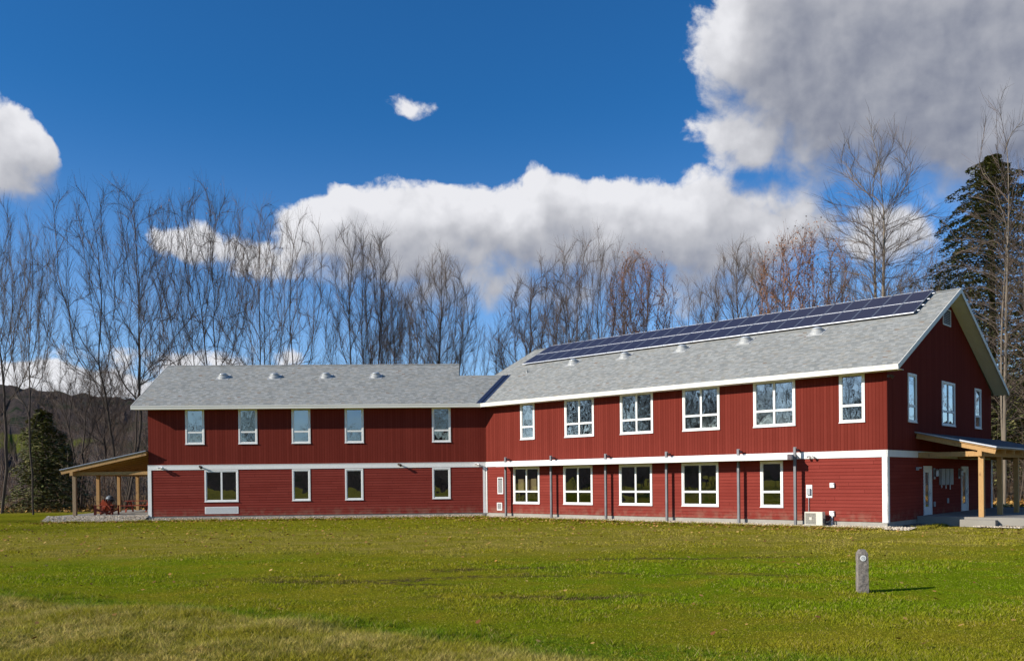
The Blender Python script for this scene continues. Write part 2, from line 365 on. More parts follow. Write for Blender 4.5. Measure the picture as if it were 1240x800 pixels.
# ------------------------------------------------------------------ ground
def lawn_color(t, P, blades=False):
    x, y, z = t.xyz(P)
    P2 = t.comb(x, y, 0.)
    n1 = t.noise(P2, .13, 4, .6); n2 = t.noise(P2, .7, 5, .65); n3 = t.noise(P2, 5.0, 4, .7); st = t.noise(t.comb(t.math('MULTIPLY', x, .25), y, 3.), .9, 4, .6)
    wob = t.math('MULTIPLY', t.math('SUBTRACT', n1, .5), 14.); yy = t.math('ADD', y, wob); xx = t.math('ADD', x, t.math('MULTIPLY', t.math('SUBTRACT', st, .5), 9.))
    olive, green, straw, lush = C3(.300, .268, .020), C3(.185, .262, .008), C3(.45, .33, .085), C3(.115, .215, .010)
    c = t.mix(t.ss(n2, .35, .68), olive, C3(.222, .240, .013))
    gz = t.math('MULTIPLY', t.math('MULTIPLY', t.ss(yy, 12., 15.), t.ss(yy, 27., 22.)), t.ss(xx, -3., 3.))
    gz2 = t.math('MULTIPLY', t.math('MULTIPLY', t.ss(yy, 18., 21.), t.ss(yy, 30., 25.)), t.ss(xx, -4., -10.))
    g = t.math('MAXIMUM', t.math('MULTIPLY', gz, .95), t.math('MULTIPLY', gz2, .6))
    g = t.math('MULTIPLY', g, t.ss(t.math('ADD', t.math('MULTIPLY', n2, .6), t.math('MULTIPLY', n1, .4)), .38, .56, .15, 1.))
    c = t.mix(g, c, green)
    sz = t.math('MULTIPLY', t.math('MULTIPLY', t.ss(yy, 25., 29.), t.ss(yy, 44., 36.)), t.ss(n2, .36, .62))
    c = t.mix(t.math('MULTIPLY', sz, .60), c, straw)
    sp = t.ss(n3, .56, .74); c = t.mix(t.math('MULTIPLY', sp, t.ss(st, .35, .6, .15, .6)), c, straw)
    # bank of rough grass in the near left
    ln = t.math('ADD', y, t.math('MULTIPLY', x, .53)); ln = t.math('ADD', ln, t.math('MULTIPLY', t.math('SUBTRACT', n2, .5), 2.2))
    bank = t.ss(ln, 12.2, 11.3)
    c = t.mix(t.math('MULTIPLY', bank, t.ss(n2, .40, .60, .12, .78)), c, t.mix(t.ss(n3, .35, .65), C3(.28, .25, .040), C3(.68, .52, .19)))
    edge = t.math('MULTIPLY', t.ss(ln, 11.0, 11.9), t.ss(ln, 13.4, 12.3)); c = t.mix(t.math('MULTIPLY', edge, t.ss(n3, .4, .55, .2, .8)), c, lush)
    # old tyre ruts: bare soil showing through
    rut = None
    for (a, b_, k, x0, x1) in ((20.4, .055, -.02, -5., 7.), (21.9, .10, -.012, -7., 2.), (16.6, -.02, .03, -3., 3.6), (18.9, -.16, .01, -9., 0.), (24.5, .03, .0, 1., 9.)):
        cy = t.math('ADD', t.math('ADD', a, t.math('MULTIPLY', x, b_)), t.math('MULTIPLY', t.math('MULTIPLY', x, x), k))
        dd = t.math('ABSOLUTE', t.math('ADD', t.math('SUBTRACT', y, cy), t.math('MULTIPLY', t.math('SUBTRACT', n2, .5), 2.6)))
        mk = t.math('MULTIPLY', t.ss(dd, .42, .05), t.math('MULTIPLY', t.ss(x, x0, x0+1.5), t.ss(x, x1, x1-1.5)))
        rut = mk if rut is None else t.math('MAXIMUM', rut, mk)
    rut = t.math('MULTIPLY', rut, t.math('MULTIPLY', t.ss(n3, .38, .56), t.ss(st, .34, .50)))
    c = t.mix(t.math('MULTIPLY', rut, .95), c, C3(.10, .070, .034))
    soil = t.math('MULTIPLY', t.ss(t.noise(P2, 1.7, 6, .7), .62, .72), .55); c = t.mix(soil, c, C3(.115, .088, .036))
    return c, n3, rut
def mat_lawn(blade):
    m, t, b = mat('grass_blades' if blade else 'lawn', (.1, .1, .02), .95, spec=.0)
    P = gpos(t); c, n3, rut = lawn_color(t, P)
    if blade:
        r = t.new('ShaderNodeNewGeometry').outputs['Random Per Island']
        k = t.lin(r, 0, 1, .74, 1.38)
        c = t.vm('MULTIPLY', c, t.comb(k, k, k)); c = t.mix(t.ss(t.math('FRACT', t.math('MULTIPLY', r, 13.7)), .86, .95, 0, .8), c, C3(.50, .38, .15))
        tr = t.new('ShaderNodeBsdfTranslucent'); t.put(tr.inputs[0], c); ms = t.new('ShaderNodeMixShader'); ms.inputs[0].default_value = .3
        t.put(b.inputs['Base Color'], c); t.l.new(b.outputs[0], ms.inputs[1]); t.l.new(tr.outputs[0], ms.inputs[2])
        t.l.new(ms.outputs[0], t.n['Material Output'].inputs[0])
    else:
        f = t.noise(P, 22, 5, .75); c = t.mix(t.ss(f, .35, .7, .0, 1.), t.vm('SCALE', c), c); c.node.inputs[6].links[0].from_node.inputs[3].default_value = .55
        x, y, z = t.xyz(P)
        far = t.math('MAXIMUM', t.ss(y, 66, 78), t.ss(t.math('ADD', y, t.math('MULTIPLY', x, -1.)), 1000, 1001))
        lit_ = t.mix(t.noise(P, 1.2, 5, .7), C3(.11, .07, .035), C3(.25, .16, .08)); c = t.mix(far, c, lit_)
        t.put(b.inputs['Base Color'], c); bump(t, b, t.math('ADD', f, n3), .05)
    return m
M['lawn'] = mat_lawn(False); M['blade'] = mat_lawn(True)
_g = np.random.default_rng(12); _W = [(a, k, p) for a, k, p in zip(_g.uniform(0, 6.28, 22), np.geomspace(.5, 6.5, 22), _g.uniform(0, 6.28, 22))]
def rough_np(x, y):
    return sum(np.sin(k*(x*np.cos(a)+y*np.sin(a))+p+.8*np.sin(.37*k*(y*np.cos(a)-x*np.sin(a))))/k**.85 for a, k, p in _W)
def bank_np(x, y):
    ln = y+.53*x+.35*np.sin(x*1.3)+.25*np.sin(x*2.9+1); k = np.clip((12.5-ln)/1.6, 0, 1); return k*k*(3-2*k)
def gz_np(x, y):
    ln = y + .53*x
    k = np.clip((12.6-ln)/3.5, 0, 1); k = k*k*(3-2*k)
    fade = np.clip((36-y)/8., 0, 1)*np.clip((y+2)/6, 0, 1); r = rough_np(x, y)
    return GROUND + (.16*k*np.clip((9-x)/6, 0, 1) + r*(.006+.020*bank_np(x, y)))*fade
def ground_mesh():
    xs = np.unique(np.concatenate([np.linspace(-1500, -80, 14), np.arange(-80, -24, 4.), np.arange(-24, 26, .3), np.arange(26, 84, 4.), np.linspace(84, 1500, 14)]))
    ys = np.unique(np.concatenate([np.linspace(-1200, -10, 12), np.arange(-10, 4, 2.), np.arange(4, 22, .25), np.arange(22, 38, .5), np.arange(38, 100, 4.), np.linspace(100, 1700, 14)]))
    X, Y = np.meshgrid(xs, ys); Z = gz_np(X, Y); nx = len(xs)
    v = np.stack([X.ravel(), Y.ravel(), Z.ravel()], 1)
    f = [(j*nx+i, j*nx+i+1, (j+1)*nx+i+1, (j+1)*nx+i) for j in range(len(ys)-1) for i in range(nx-1)]
    b = MB(); b.v = [tuple(map(float, p)) for p in v]; b.f = f
    return b.build('ground', M['lawn'], smooth=True)
tag(ground_mesh(), kind='structure')
def np_mesh(name, verts, nper, material):
    """verts: (N*nper,3) array, every nper consecutive vertices are one face"""
    n = len(verts)//nper; me = bpy.data.meshes.new(name)
    me.vertices.add(len(verts)); me.vertices.foreach_set('co', verts.astype(np.float32).ravel())
    me.loops.add(len(verts)); me.loops.foreach_set('vertex_index', np.arange(len(verts), dtype=np.int32))
    me.polygons.add(n); me.polygons.foreach_set('loop_start', np.arange(0, len(verts), nper, dtype=np.int32))
    try: me.polygons.foreach_set('loop_total', np.full(n, nper, dtype=np.int32))
    except Exception: pass
    me.update(calc_edges=True); me.validate(); me.materials.append(material)
    o = bpy.data.objects.new(name, me); col.objects.link(o); return o
rng = np.random.default_rng(7)
def inside_building(x, y):
    p = np.stack([x, y], 1)
    def loc(F):
        c, s = math.cos(F.a), math.sin(F.a); q = p - np.array([F.o.x, F.o.y]); return q[:, 0]*c+q[:, 1]*s, -q[:, 0]*s+q[:, 1]*c
    ax, ay = loc(FR); bx, by = loc(FL)
    return ((ay > -1.0) & (ax < 8.3) & (ax > -27) & (ay < 17) & ((ax < .9) | (ay > 2.6))) | ((by > -.75) & (bx > -27.2) & (bx < 2) & (by < 12))
def blades(name, n, dens, h0, h1, wd, lean, label):
    # depth sampled so that blades cover the picture evenly
    y = dens(rng.random(n)); half = y*.62+1.0; x = (rng.random(n)*2-1)*half
    return x, y
def tri_blades(x, y, h, wd, lean):
    n = len(x); a = rng.random(n)*2*np.pi; la = rng.random(n)*2*np.pi; z = gz_np(x, y)-.006
    p0 = np.stack([x-np.cos(a)*wd, y-np.sin(a)*wd, z], 1); p1 = np.stack([x+np.cos(a)*wd, y+np.sin(a)*wd, z], 1)
    p2 = np.stack([x+np.cos(la)*lean, y+np.sin(la)*lean, z+h], 1)
    return np.stack([p0, p1, p2], 1).reshape(-1, 3)
def make_blades():
    n = 480000; u = rng.random(n); y = 1/(1/9.8 + u*(1/50.-1/9.8)); x = (rng.random(n)*2-1)*(y*.61+.6)
    keep = ~inside_building(x, y); x, y = x[keep], y[keep]; n = len(x)
    cl = np.clip(.5+.35*rough_np(x*1.9+3, y*1.9), 0, 1); bk = bank_np(x, y)
    h = (.012+.024*rng.random(n))*(.6+.9*cl) + bk*.05*rng.random(n)
    wd = np.maximum(.0045, y*.00050)*(.7+.7*rng.random(n)); h *= (1+y*.01)
    V = [tri_blades(x, y, h, wd, h*(.4+.9*rng.random(n)))]
    # rough tufts on the bank and along its upper edge
    m = 9000; ty = 9.6+rng.random(m)*9; tx = (rng.random(m)*2-1)*(ty*.61+.6); ln = ty+.53*tx
    pr = np.clip(.30+.42*rough_np(tx*1.2, ty*1.2), 0, 1)*(bank_np(tx, ty) > .15) + .8*np.exp(-((ln-12.5)/.45)**2)*(rng.random(m) < .5)
    k = rng.random(m) < pr*.95; tx, ty = tx[k], ty[k]; m = len(tx); nb = 34
    sz = (.04+.10*rng.random(m)**2); X = np.repeat(tx, nb)+rng.normal(size=m*nb)*.055; Y = np.repeat(ty, nb)+rng.normal(size=m*nb)*.055
    H = np.repeat(sz, nb)*(.4+.8*rng.random(m*nb)); V.append(tri_blades(X, Y, H, .004+.004*rng.random(m*nb), H*(.3+1.2*rng.random(m*nb))))
    # clumps creeping into the gravel along the walls
    e = [FR.w(-rng.random()*LEN+.3, -1.02-.30*rng.random()) for _ in range(900)] + [FL.w(-rng.random()*26.5, -.68-.25*rng.random() - (.2 if rng.random() < .3 else 0)) for _ in range(800)] + [FG.w(.2+rng.random()*4, -1.0-.3*rng.random()) for _ in range(150)]
    ex = np.array([p.x for p in e]); ey = np.array([p.y for p in e]); X = np.repeat(ex, 22)+rng.normal(size=len(ex)*22)*.06; Y = np.repeat(ey, 22)+rng.normal(size=len(ex)*22)*.06
    H = np.repeat(.04+.10*rng.random(len(ex))**2, 22)*(.5+.8*rng.random(len(X))); V.append(tri_blades(X, Y, H+.02, .014+.008*rng.random(len(X)), H))
    return np.concatenate(V)
g_ = np_mesh('grass', make_blades(), 3, M['blade']); tag(g_, 'short olive and green lawn grass with a rough straw coloured bank in front', 'grass', kind='stuff')

def leaf_quads(x, y, z, s, tilt=.35):
    n = len(x); a = rng.random(n)*2*np.pi; tx = (rng.random(n)-.5)*2*tilt; ty = (rng.random(n)-.5)*2*tilt
    out = []
    for (i, j) in ((-1, -.6), (0, -1.), (1.1, 0), (0, 1.), (-1, .6)):
        dx = (i*np.cos(a)-j*np.sin(a))*s*.5; dy = (i*np.sin(a)+j*np.cos(a))*s*.5
        out.append(np.stack([x+dx, y+dy, z+dx*tx+dy*ty+.01*rng.random(n)], 1))
    return np.stack(out, 1).reshape(-1, 3)
def fallen():
    n = 2600; y = 10.5+rng.random(n)**.7*44; x = (rng.random(n)*2-1)*(y*.6)
    k = rng.random(n) < (.25 + .75*(np.clip((y-24)/20, 0, 1))); x, y = x[k], y[k]
    n2 = 1000; t = rng.random(n2)*LEN; o = 1.0+rng.random(n2)**2*3.5; P = np.array([RC.x, RC.y])+np.outer(t, [D_.x, D_.y])-np.outer(o, [G_.x, G_.y])
    n3 = 1100; t3 = rng.random(n3)*26; o3 = .5+rng.random(n3)**2*3.; P3 = np.array([MC.x, MC.y])+np.outer(t3, [E_L.x, E_L.y])-np.outer(o3, [0, 1])
    x = np.concatenate([x, P[:, 0], P3[:, 0]]); y = np.concatenate([y, P[:, 1], P3[:, 1]])
    ok = ~((y > 37) & inside_building(x, y)); x, y = x[ok], y[ok]
    s = .04+.05*rng.random(len(x))+np.clip((y-20)/500, 0, .03)
    return leaf_quads(x, y, gz_np(x, y)+.065, s, .5)
fl = np_mesh('fallen_leaves', fallen(), 5, M['deadleaf']); tag(fl, 'dry tan and orange leaves strewn over the lawn', 'leaves', kind='stuff')

PATZ = .085
# gravel strip, driveway
def mat_gravel():
    m, t, b = mat('gravel', (.4, .36, .3), .95, spec=.2)
    P = gpos(t); vo = t.new('ShaderNodeTexVoronoi'); t.put(vo.inputs['Vector'], P); vo.inputs['Scale'].default_value = 16
    hv = t.xyz(vo.outputs['Color'])[0]
    c = t.mix(hv, C3(.34, .27, .19), C3(.66, .58, .46)); c = t.mix(t.ss(vo.outputs['Distance'], .25, .62), c, C3(.09, .075, .055))
    n = t.noise(P, 2.5, 5, .7); c = t.mix(t.ss(n, .55, .7, 0, .6), c, C3(.25, .16, .08))
    t.put(b.inputs['Base Color'], c); bump(t, b, t.math('SUBTRACT', 1., vo.outputs['Distance']), .04); return m
M['gravel'] = mat_gravel()
def strip(fr, x0, x1, y0, y1, z, jag, seed, zi):
    r = random.Random(seed); n = max(6, int(abs(x1-x0)/.3)); b = MB(); pts = []
    for i in range(n+1):
        x = x0+(x1-x0)*i/n; pts.append((x, y0 + (r.random()-.5)*jag, x))
    for i in range(n):
        b.quad((pts[i][0], pts[i][1], z), (pts[i+1][0], pts[i+1][1], z), (pts[i+1][0], y1, zi), (pts[i][0], y1, zi))
    return b
for nm, fr, a in (('gravel_bed', FR, (-LEN+.4, 1.0, -1.05, .02, GROUND+.02, .22, 1, -.19)), ('gravel_bed', FL, (-20.3, -.1, -.70, .02, GROUND+.02, .16, 2, -.11)), ('gravel_bed', FL, (-26.3, -20.3, -.80, .3, GROUND+.02, .25, 7, PATZ)), ('gravel_bed', FG, (.0, 4.4, -1.0, .02, GROUND+.03, .2, 3, -.2)),
                  ('gravel_bed', FR, (2.6, 9.5, 2.6, 3.7, GROUND+.032, .2, 4, -.2))):
    o = strip(fr, *a).build(nm, M['gravel'], frame=fr); tag(o, kind='structure')
def pebbles():
    b = MB(); r = random.Random(5)
    def peb(p, s):
        v = []; 
        for (x, y, z) in ((1, 0, 0), (-1, 0, 0), (0, 1, 0), (0, -1, 0), (0, 0, 1)): v.append((p.x+x*s*(.7+.6*r.random()), p.y+y*s*(.7+.6*r.random()), p.z+z*s*.7))
        b.add(v, [(0, 2, 4), (2, 1, 4), (1, 3, 4), (3, 0, 4)])
    for i in range(5600): u = r.random(); peb(FR.w(-LEN+.3+r.random()*(LEN+.9), -.02-u*1.05, -.18-.07*u), .02+.03*r.random())
    for i in range(2600): u = r.random(); peb(FL.w(-20.2+r.random()*20, -.02-u*.68, -.10-.15*u), .02+.03*r.random())
    for i in range(2200): u = r.random(); peb(FL.w(-26.2+r.random()*6.0, -.0-u*.82, PATZ-.35*u*.95), .025+.035*r.random())
    for i in range(900): peb(FR.w(2.5+r.random()*7, 2.4+r.random()*1.2, GROUND+.05), .02+.03*r.random())
    return b
M['stone'] = mat_leaf('pebble', (.42, .34, .24), (.74, .66, .53), (.50, .40, .28))
tag(pebbles().build('gravel', M['stone']), 'loose tan gravel along the foot of the red walls', 'gravel', kind='stuff')

# ------------------------------------------------------------------ the building
bld = tag(empty('red_building', tuple(RC)), 'long two storey red wood sided building with two angled wings and a grey shingle roof', 'building')
ROOF_W = {}
def wall_faces(b, x0, x1, z0, z1, op, y=0.):
    zs = sorted({z0, z1, *[z for o in op for z in (o[2], o[3]) if z0 < z < z1]})
    for za, zb in zip(zs[:-1], zs[1:]):
        segs = [(x0, x1)]
        for o in op:
            if o[2] <= za+1e-6 and o[3] >= zb-1e-6:
                segs = [s for a, c in segs for s in ((a, min(c, o[0])), (max(a, o[1]), c)) if s[1]-s[0] > 1e-4]
        for a, c in segs: b.quad((a, y, za), (c, y, za), (c, y, zb), (a, y, zb))
def vert_wall(frame, x0, x1, z0, z1, op, gable=None):
    b = MB(); wall_faces(b, x0, x1, z0, z1, op, 0.)
    if gable: b.quad(*gable)
    return b.build('wall', M['vert'], bld, frame)
def clap_wall(frame, x0, x1, z0, z1, op, e=.154, lip=.017):
    b = MB(); k = math.ceil(round((z1-z0)/e, 4))
    for i in range(k):
        a = z0+i*e; c = min(z1, a+e)
        zs = sorted({a, c, *[z for o in op for z in (o[2], o[3]) if a < z < c]})
        for za, zb in zip(zs[:-1], zs[1:]):
            segs = [(x0, x1)]
            for o in op:
                if o[2] <= za+1e-6 and o[3] >= zb-1e-6: segs = [s for p, q in segs for s in ((p, min(q, o[0])), (max(p, o[1]), q)) if s[1]-s[0] > 1e-4]
            ya = -lip*(1-(za-a)/e); yb = -lip*(1-(zb-a)/e)
            for p, q in segs:
                b.quad((p, ya, za), (q, ya, za), (q, yb, zb), (p, yb, zb))
                if za == a: b.quad((p, 0, za), (q, 0, za), (q, ya, za), (p, ya, za))
    return b.build('wall', M['clap'], bld, frame)
def window(frame, x0, x1, z0, z1, cols=1, transom=None, seed=0, parent=None):
    cs, sh = .085, .05; b = MB()
    T = .035
    b.box(x0, x1, -T, .06, z0, z0+cs); b.box(x0, x1, -T, .06, z1-cs, z1)
    b.box(x0, x0+cs, -T+.003, .06, z0+cs, z1-cs); b.box(x1-cs, x1, -T+.003, .06, z0+cs, z1-cs)
    b.box(x0-.02, x1+.02, -T-.025, -T-.001, z0-.0, z0+.035)
    ix0, ix1, iz0, iz1 = x0+cs, x1-cs, z0+cs, z1-cs
    w_ = (ix1-ix0)/cols; panes = MB(); sd2 = MB(); r = random.Random(seed)
    for c in range(cols):
        a, q = ix0+c*w_, ix0+(c+1)*w_
        rows = [(iz0, iz1)] if transom is None else [(iz0, transom), (transom, iz1)]
        for (za, zb) in rows:
            y0, y1 = -.012, .05
            b.box(a, q, y0, y1, za, za+sh); b.box(a, q, y0, y1, zb-sh, zb); b.box(a, a+sh, y0+.002, y1, za+sh, zb-sh); b.box(q-sh, q, y0+.002, y1, za+sh, zb-sh)
            t1, t2 = (r.random()-.5)*.006, (r.random()-.5)*.006
            panes.quad((a+sh-.004, .022-t1-t2, za+sh-.004), (q-sh+.004, .022+t1-t2, za+sh-.004), (q-sh+.004, .022+t1+t2, zb-sh+.004), (a+sh-.004, .022-t1+t2, zb-sh+.004))
    o = b.build('window', M['trim'], parent or bld, frame); panes.build('glass_pane', M['glass'], o, frame)
    return o
# openings
UP = (4.28, 6.44)
R_UP = [(-20.90, -19.80, 1), (-17.56, -15.51, 2), (-13.76, -11.70, 2), (-9.94, -7.88, 2), (-6.10, -4.04, 2), (-2.02, -.91, 1)]
R_LO = [(-21.51, -19.47, 2), (-17.69, -15.64, 2), (-13.86, -11.79, 2), (-10.03, -7.97, 2), (-5.78, -4.66, 1)]
L_UP = [(-18.0, -16.88), (-14.85, -13.73), (-11.68, -10.56), (-8.5, -7.37), (-3.25, -2.12)]
L_LO = [(-16.9, -14.9, .82, 2), (-11.69, -10.6, .83, 1), (-8.52, -7.43, .84, 1), (-3.27, -2.17, .85, 1)]
G_UP = [(2.57, 3.68, 4.33, 6.53, 1), (7.28, 9.33, 4.36, 6.53, 2), (12.74, 13.90, 4.40, 6.55, 1)]
DOORS = [(4.52, 5.63), (10.22, 11.37)]
ins = lambda x0, x1, z0, z1: (x0+.03, x1-.03, z0+.03, z1-.03)
vert_wall(FR, -LEN-2.2, 0, 3.02, 6.55, [ins(a, c, *UP) for a, c, k in R_UP])
clap_wall(FR, -LEN-.3, 0, 0., 2.79, [ins(a, c, .55, 2.71) for a, c, k in R_LO])
vert_wall(FL, -LENL, .0, 3.02, 6.55, [ins(a, c, *UP) for a, c in L_UP])
clap_wall(FL, -LENL, .0, 0., 2.79, [ins(a, c, z, 2.75) for a, c, z, k in L_LO])
pk = zroof(DEP/2)-.06
vert_wall(FG, 0, DEP, 3.02, 6.56, [ins(a, c, z0, z1) for a, c, z0, z1, k in G_UP], gable=((0, 0, 6.56), (DEP, 0, 6.56), (DEP/2, 0, pk)))
clap_wall(FG, 0, DEP, 0., 2.79, [(a, c, -.1, 2.40) for a, c in DOORS])
# hidden and far sides
bw = MB(); bw.quad((-LEN-2.2, DEP, GROUND), (0, DEP, GROUND), (0, DEP, 6.5), (-LEN-2.2, DEP, 6.5)); bw.quad((-LEN-2.2, 0, 3.0), (-LEN-2.2, DEP, 3.0), (-LEN-2.2, DEP, 6.5), (-LEN-2.2, DEP/2, pk), (-LEN-2.2, 0, 6.5))
bw.quad((-LEN-2.2, 3, GROUND), (-LEN-2.2, DEP, GROUND), (-LEN-2.2, DEP, 3.0), (-LEN-2.2, 3, 3.0))
bw.build('wall', M['vert'], bld, FR)
pkl = zroof(DEPL/2)-.06
bw = MB(); bw.quad((-LENL, 0, GROUND), (-LENL, DEPL, GROUND), (-LENL, DEPL, 6.5), (-LENL, DEPL/2, pkl), (-LENL, 0, 6.5)); bw.quad((-LENL, DEPL, GROUND), (-1.0, DEPL, GROUND), (-1.0, DEPL, 6.5), (-LENL, DEPL, 6.5))
bw.quad((-1.9, 2.5, 7.5), (-1.9, DEPL, 6.5), (-1.9, DEPL/2, pkl)); bw.build('wall', M['vert'], bld, FL)
# foundation
b = MB(); b.box(-LEN-.2, -.03, .015, .3, GROUND-.3, -.001); b.build('foundation', M['concrete'], bld, FR)
b = MB(); b.box(-LENL+.02, .2, .015, .3, GROUND-.3, -.001); b.build('foundation', M['concrete'], bld, FL)
b = MB(); b.box(.02, DEP, .015, .3, GROUND-.3, -.001); b.build('foundation', M['concrete'], bld, FG)
# white belt and corner boards
b = MB(); b.box(-LEN-.02, .03, -.045, .01, 2.77, 3.04); b.box(-LEN-.02, .045, -.06, -.001, 3.04, 3.065)
b.build('belt_course', M['trim'], bld, FR)
b = MB(); b.box(-LENL-.03, -.02, -.045, .01, 2.77, 3.04); b.box(-LENL-.045, -.02, -.06, -.001, 3.04, 3.065); b.build('belt_course', M['trim'], bld, FL)
b = MB(); b.box(-.045, DEP+.03, -.043, .01, 2.772, 3.038); b.box(-.045, DEP+.03, -.058, -.001, 3.038, 3.063); b.build('belt_course', M['trim'], bld, FG)
for fr, (a, c) in ((FR, (-.2, .042)), (FL, (-LENL-.04, -LENL+.17)), (FG, (-.040, .17)), (FG, (DEP-.2, DEP+.03)), (FL, (-.20, -.035)), (FR, (-LEN+.035, -LEN+.10))):
    b = MB(); b.box(a, c, -.04, .01, -.03, 2.768); b.build('corner_board', M['trim'], bld, fr)
# corner boards upstairs are painted red
b = MB(); b.box(-.12, .026, -.024, .0, 3.066, 6.5); b.build('corner_board', M['vert'], bld, FR)
b = MB(); b.box(-.0, .14, -.026, -.001, 3.066, 6.5); b.build('corner_board', M['vert'], bld, FG)
# windows
k = 0
for (a, c, n_) in R_UP: window(FR, a, c, *UP, n_, 5.03, k); k += 1
for (a, c, n_) in R_LO: window(FR, a, c, .55, 2.71, n_, 1.28, k); k += 1
for i_, (a, c) in enumerate(L_UP):
    o = window(FL, a, c, *UP, 1, 5.01, k); k += 1
    if i_ < 3:
        b = MB(); zb0 = (5.45, 5.05, 5.02)[i_]; b.box(a+.12, c-.12, .075, .079, zb0, 6.38); b.build('blind', M['blind'], o, FL)
for (a, c, z, n_) in L_LO: window(FL, a, c, z, 2.75, n_, None, k); k += 1
for (a, c, z0, z1, n_) in G_UP: window(FG, a, c, z0, z1, n_, 5.08, k); k += 1
# interior: floors, inner partitions
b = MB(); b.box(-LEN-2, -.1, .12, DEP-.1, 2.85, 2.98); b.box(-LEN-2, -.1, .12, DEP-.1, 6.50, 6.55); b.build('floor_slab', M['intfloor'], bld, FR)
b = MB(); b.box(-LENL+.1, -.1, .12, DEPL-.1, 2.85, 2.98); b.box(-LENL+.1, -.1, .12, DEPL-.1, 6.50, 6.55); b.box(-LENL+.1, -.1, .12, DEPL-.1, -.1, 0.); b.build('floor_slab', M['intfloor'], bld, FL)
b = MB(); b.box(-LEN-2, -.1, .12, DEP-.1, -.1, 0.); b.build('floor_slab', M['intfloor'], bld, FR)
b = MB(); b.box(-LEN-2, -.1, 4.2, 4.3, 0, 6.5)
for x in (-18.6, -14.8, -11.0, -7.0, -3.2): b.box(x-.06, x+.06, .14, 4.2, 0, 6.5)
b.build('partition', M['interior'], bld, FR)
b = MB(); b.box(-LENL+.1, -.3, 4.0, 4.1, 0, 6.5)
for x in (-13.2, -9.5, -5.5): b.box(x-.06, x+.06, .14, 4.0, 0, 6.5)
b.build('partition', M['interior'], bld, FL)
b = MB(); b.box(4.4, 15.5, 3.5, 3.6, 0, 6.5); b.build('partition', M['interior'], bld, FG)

# roofs ---------------------------------------------------------------
def toL(p): q = FL.inv(p); return q
def sol_valley(y):      # world point where both front planes have the same inward distance y
    # p = RC + s D + y G ; (p-MC).nL = y
    nL = Vector((math.sin(AL), math.cos(AL), 0)); base = RC + G_*y - MC
    s = (y - base.dot(nL))/D_.dot(nL); return RC + D_*s + G_*y
J = sol_valley(-OV); VLINK = 3.6; V = sol_valley(VLINK)
TK = .05
def slab(b, pts, frame_z, th=.10):
    top = [(x, y, frame_z(y)) for x, y in pts]; bot = [(x, y, z-th) for x, y, z in top]; n = len(pts)
    b.add(top+bot, [tuple(range(n)), tuple(range(2*n-1, n-1, -1))] + [(i, i+n, (i+1) % n+n, (i+1) % n) for i in range(n)])
JR, VR = FR.inv(J), FR.inv(V); JL, VL = FL.inv(J), FL.inv(V)
RK = .711; LEFT_R = -26.7; YM = DEP/2; YE = DEP+OV
b = MB(); slab(b, [(RK, -OV), (RK, YM), (LEFT_R, YM), (LEFT_R, VLINK-.5), (VR.x-.35, VLINK-.5), (VR.x, VLINK), (JR.x, -OV)][::-1] if False else [(JR.x, -OV), (RK, -OV), (RK, YM), (LEFT_R, YM), (LEFT_R, VLINK-.4), (VR.x, VLINK)], zroof)
zb_ = lambda y: zroof(YM)-SL*(y-YM)
slab(b, [(RK, YM), (RK, YE), (LEFT_R, YE), (LEFT_R, YM)], zb_)
b.build('roof', M['shingle'], bld, FR)
roofR = bld.children[-1]
LX = -LENL-RK; YML = DEPL/2; STEP = -1.67
b = MB(); slab(b, [(LX, -OV), (JL.x, -OV), (VL.x, VLINK), (STEP, VLINK), (STEP, YML), (LX, YML)], zroof)
zbl = lambda y: zroof(YML)-SL*(y-YML); slab(b, [(LX, YML), (STEP, YML), (STEP, DEPL+OV), (LX, DEPL+OV)], zbl)
zlk = lambda y: zroof(VLINK)-SL*(y-VLINK); slab(b, [(STEP, VLINK), (VL.x, VLINK), (VL.x+1.5, VLINK+3), (STEP, VLINK+3)], zlk)
b.build('roof', M['shingle'], bld, FL)
# ridge caps
b = MB()
for sgn in (1, -1): b.quad((LEFT_R, YM, zroof(YM)+.022), (RK, YM, zroof(YM)+.022), (RK, YM+sgn*.15, zroof(YM)+.022-.15*SL), (LEFT_R, YM+sgn*.15, zroof(YM)+.022-.15*SL))
b.build('ridge_cap', M['shingle'], bld, FR)
b = MB()
for sgn in (1, -1): b.quad((LX, YML, zroof(YML)+.022), (STEP, YML, zroof(YML)+.022), (STEP, YML+sgn*.15, zroof(YML)+.022-.15*SL), (LX, YML+sgn*.15, zroof(YML)+.022-.15*SL))
b.build('ridge_cap', M['shingle'], bld, FL)
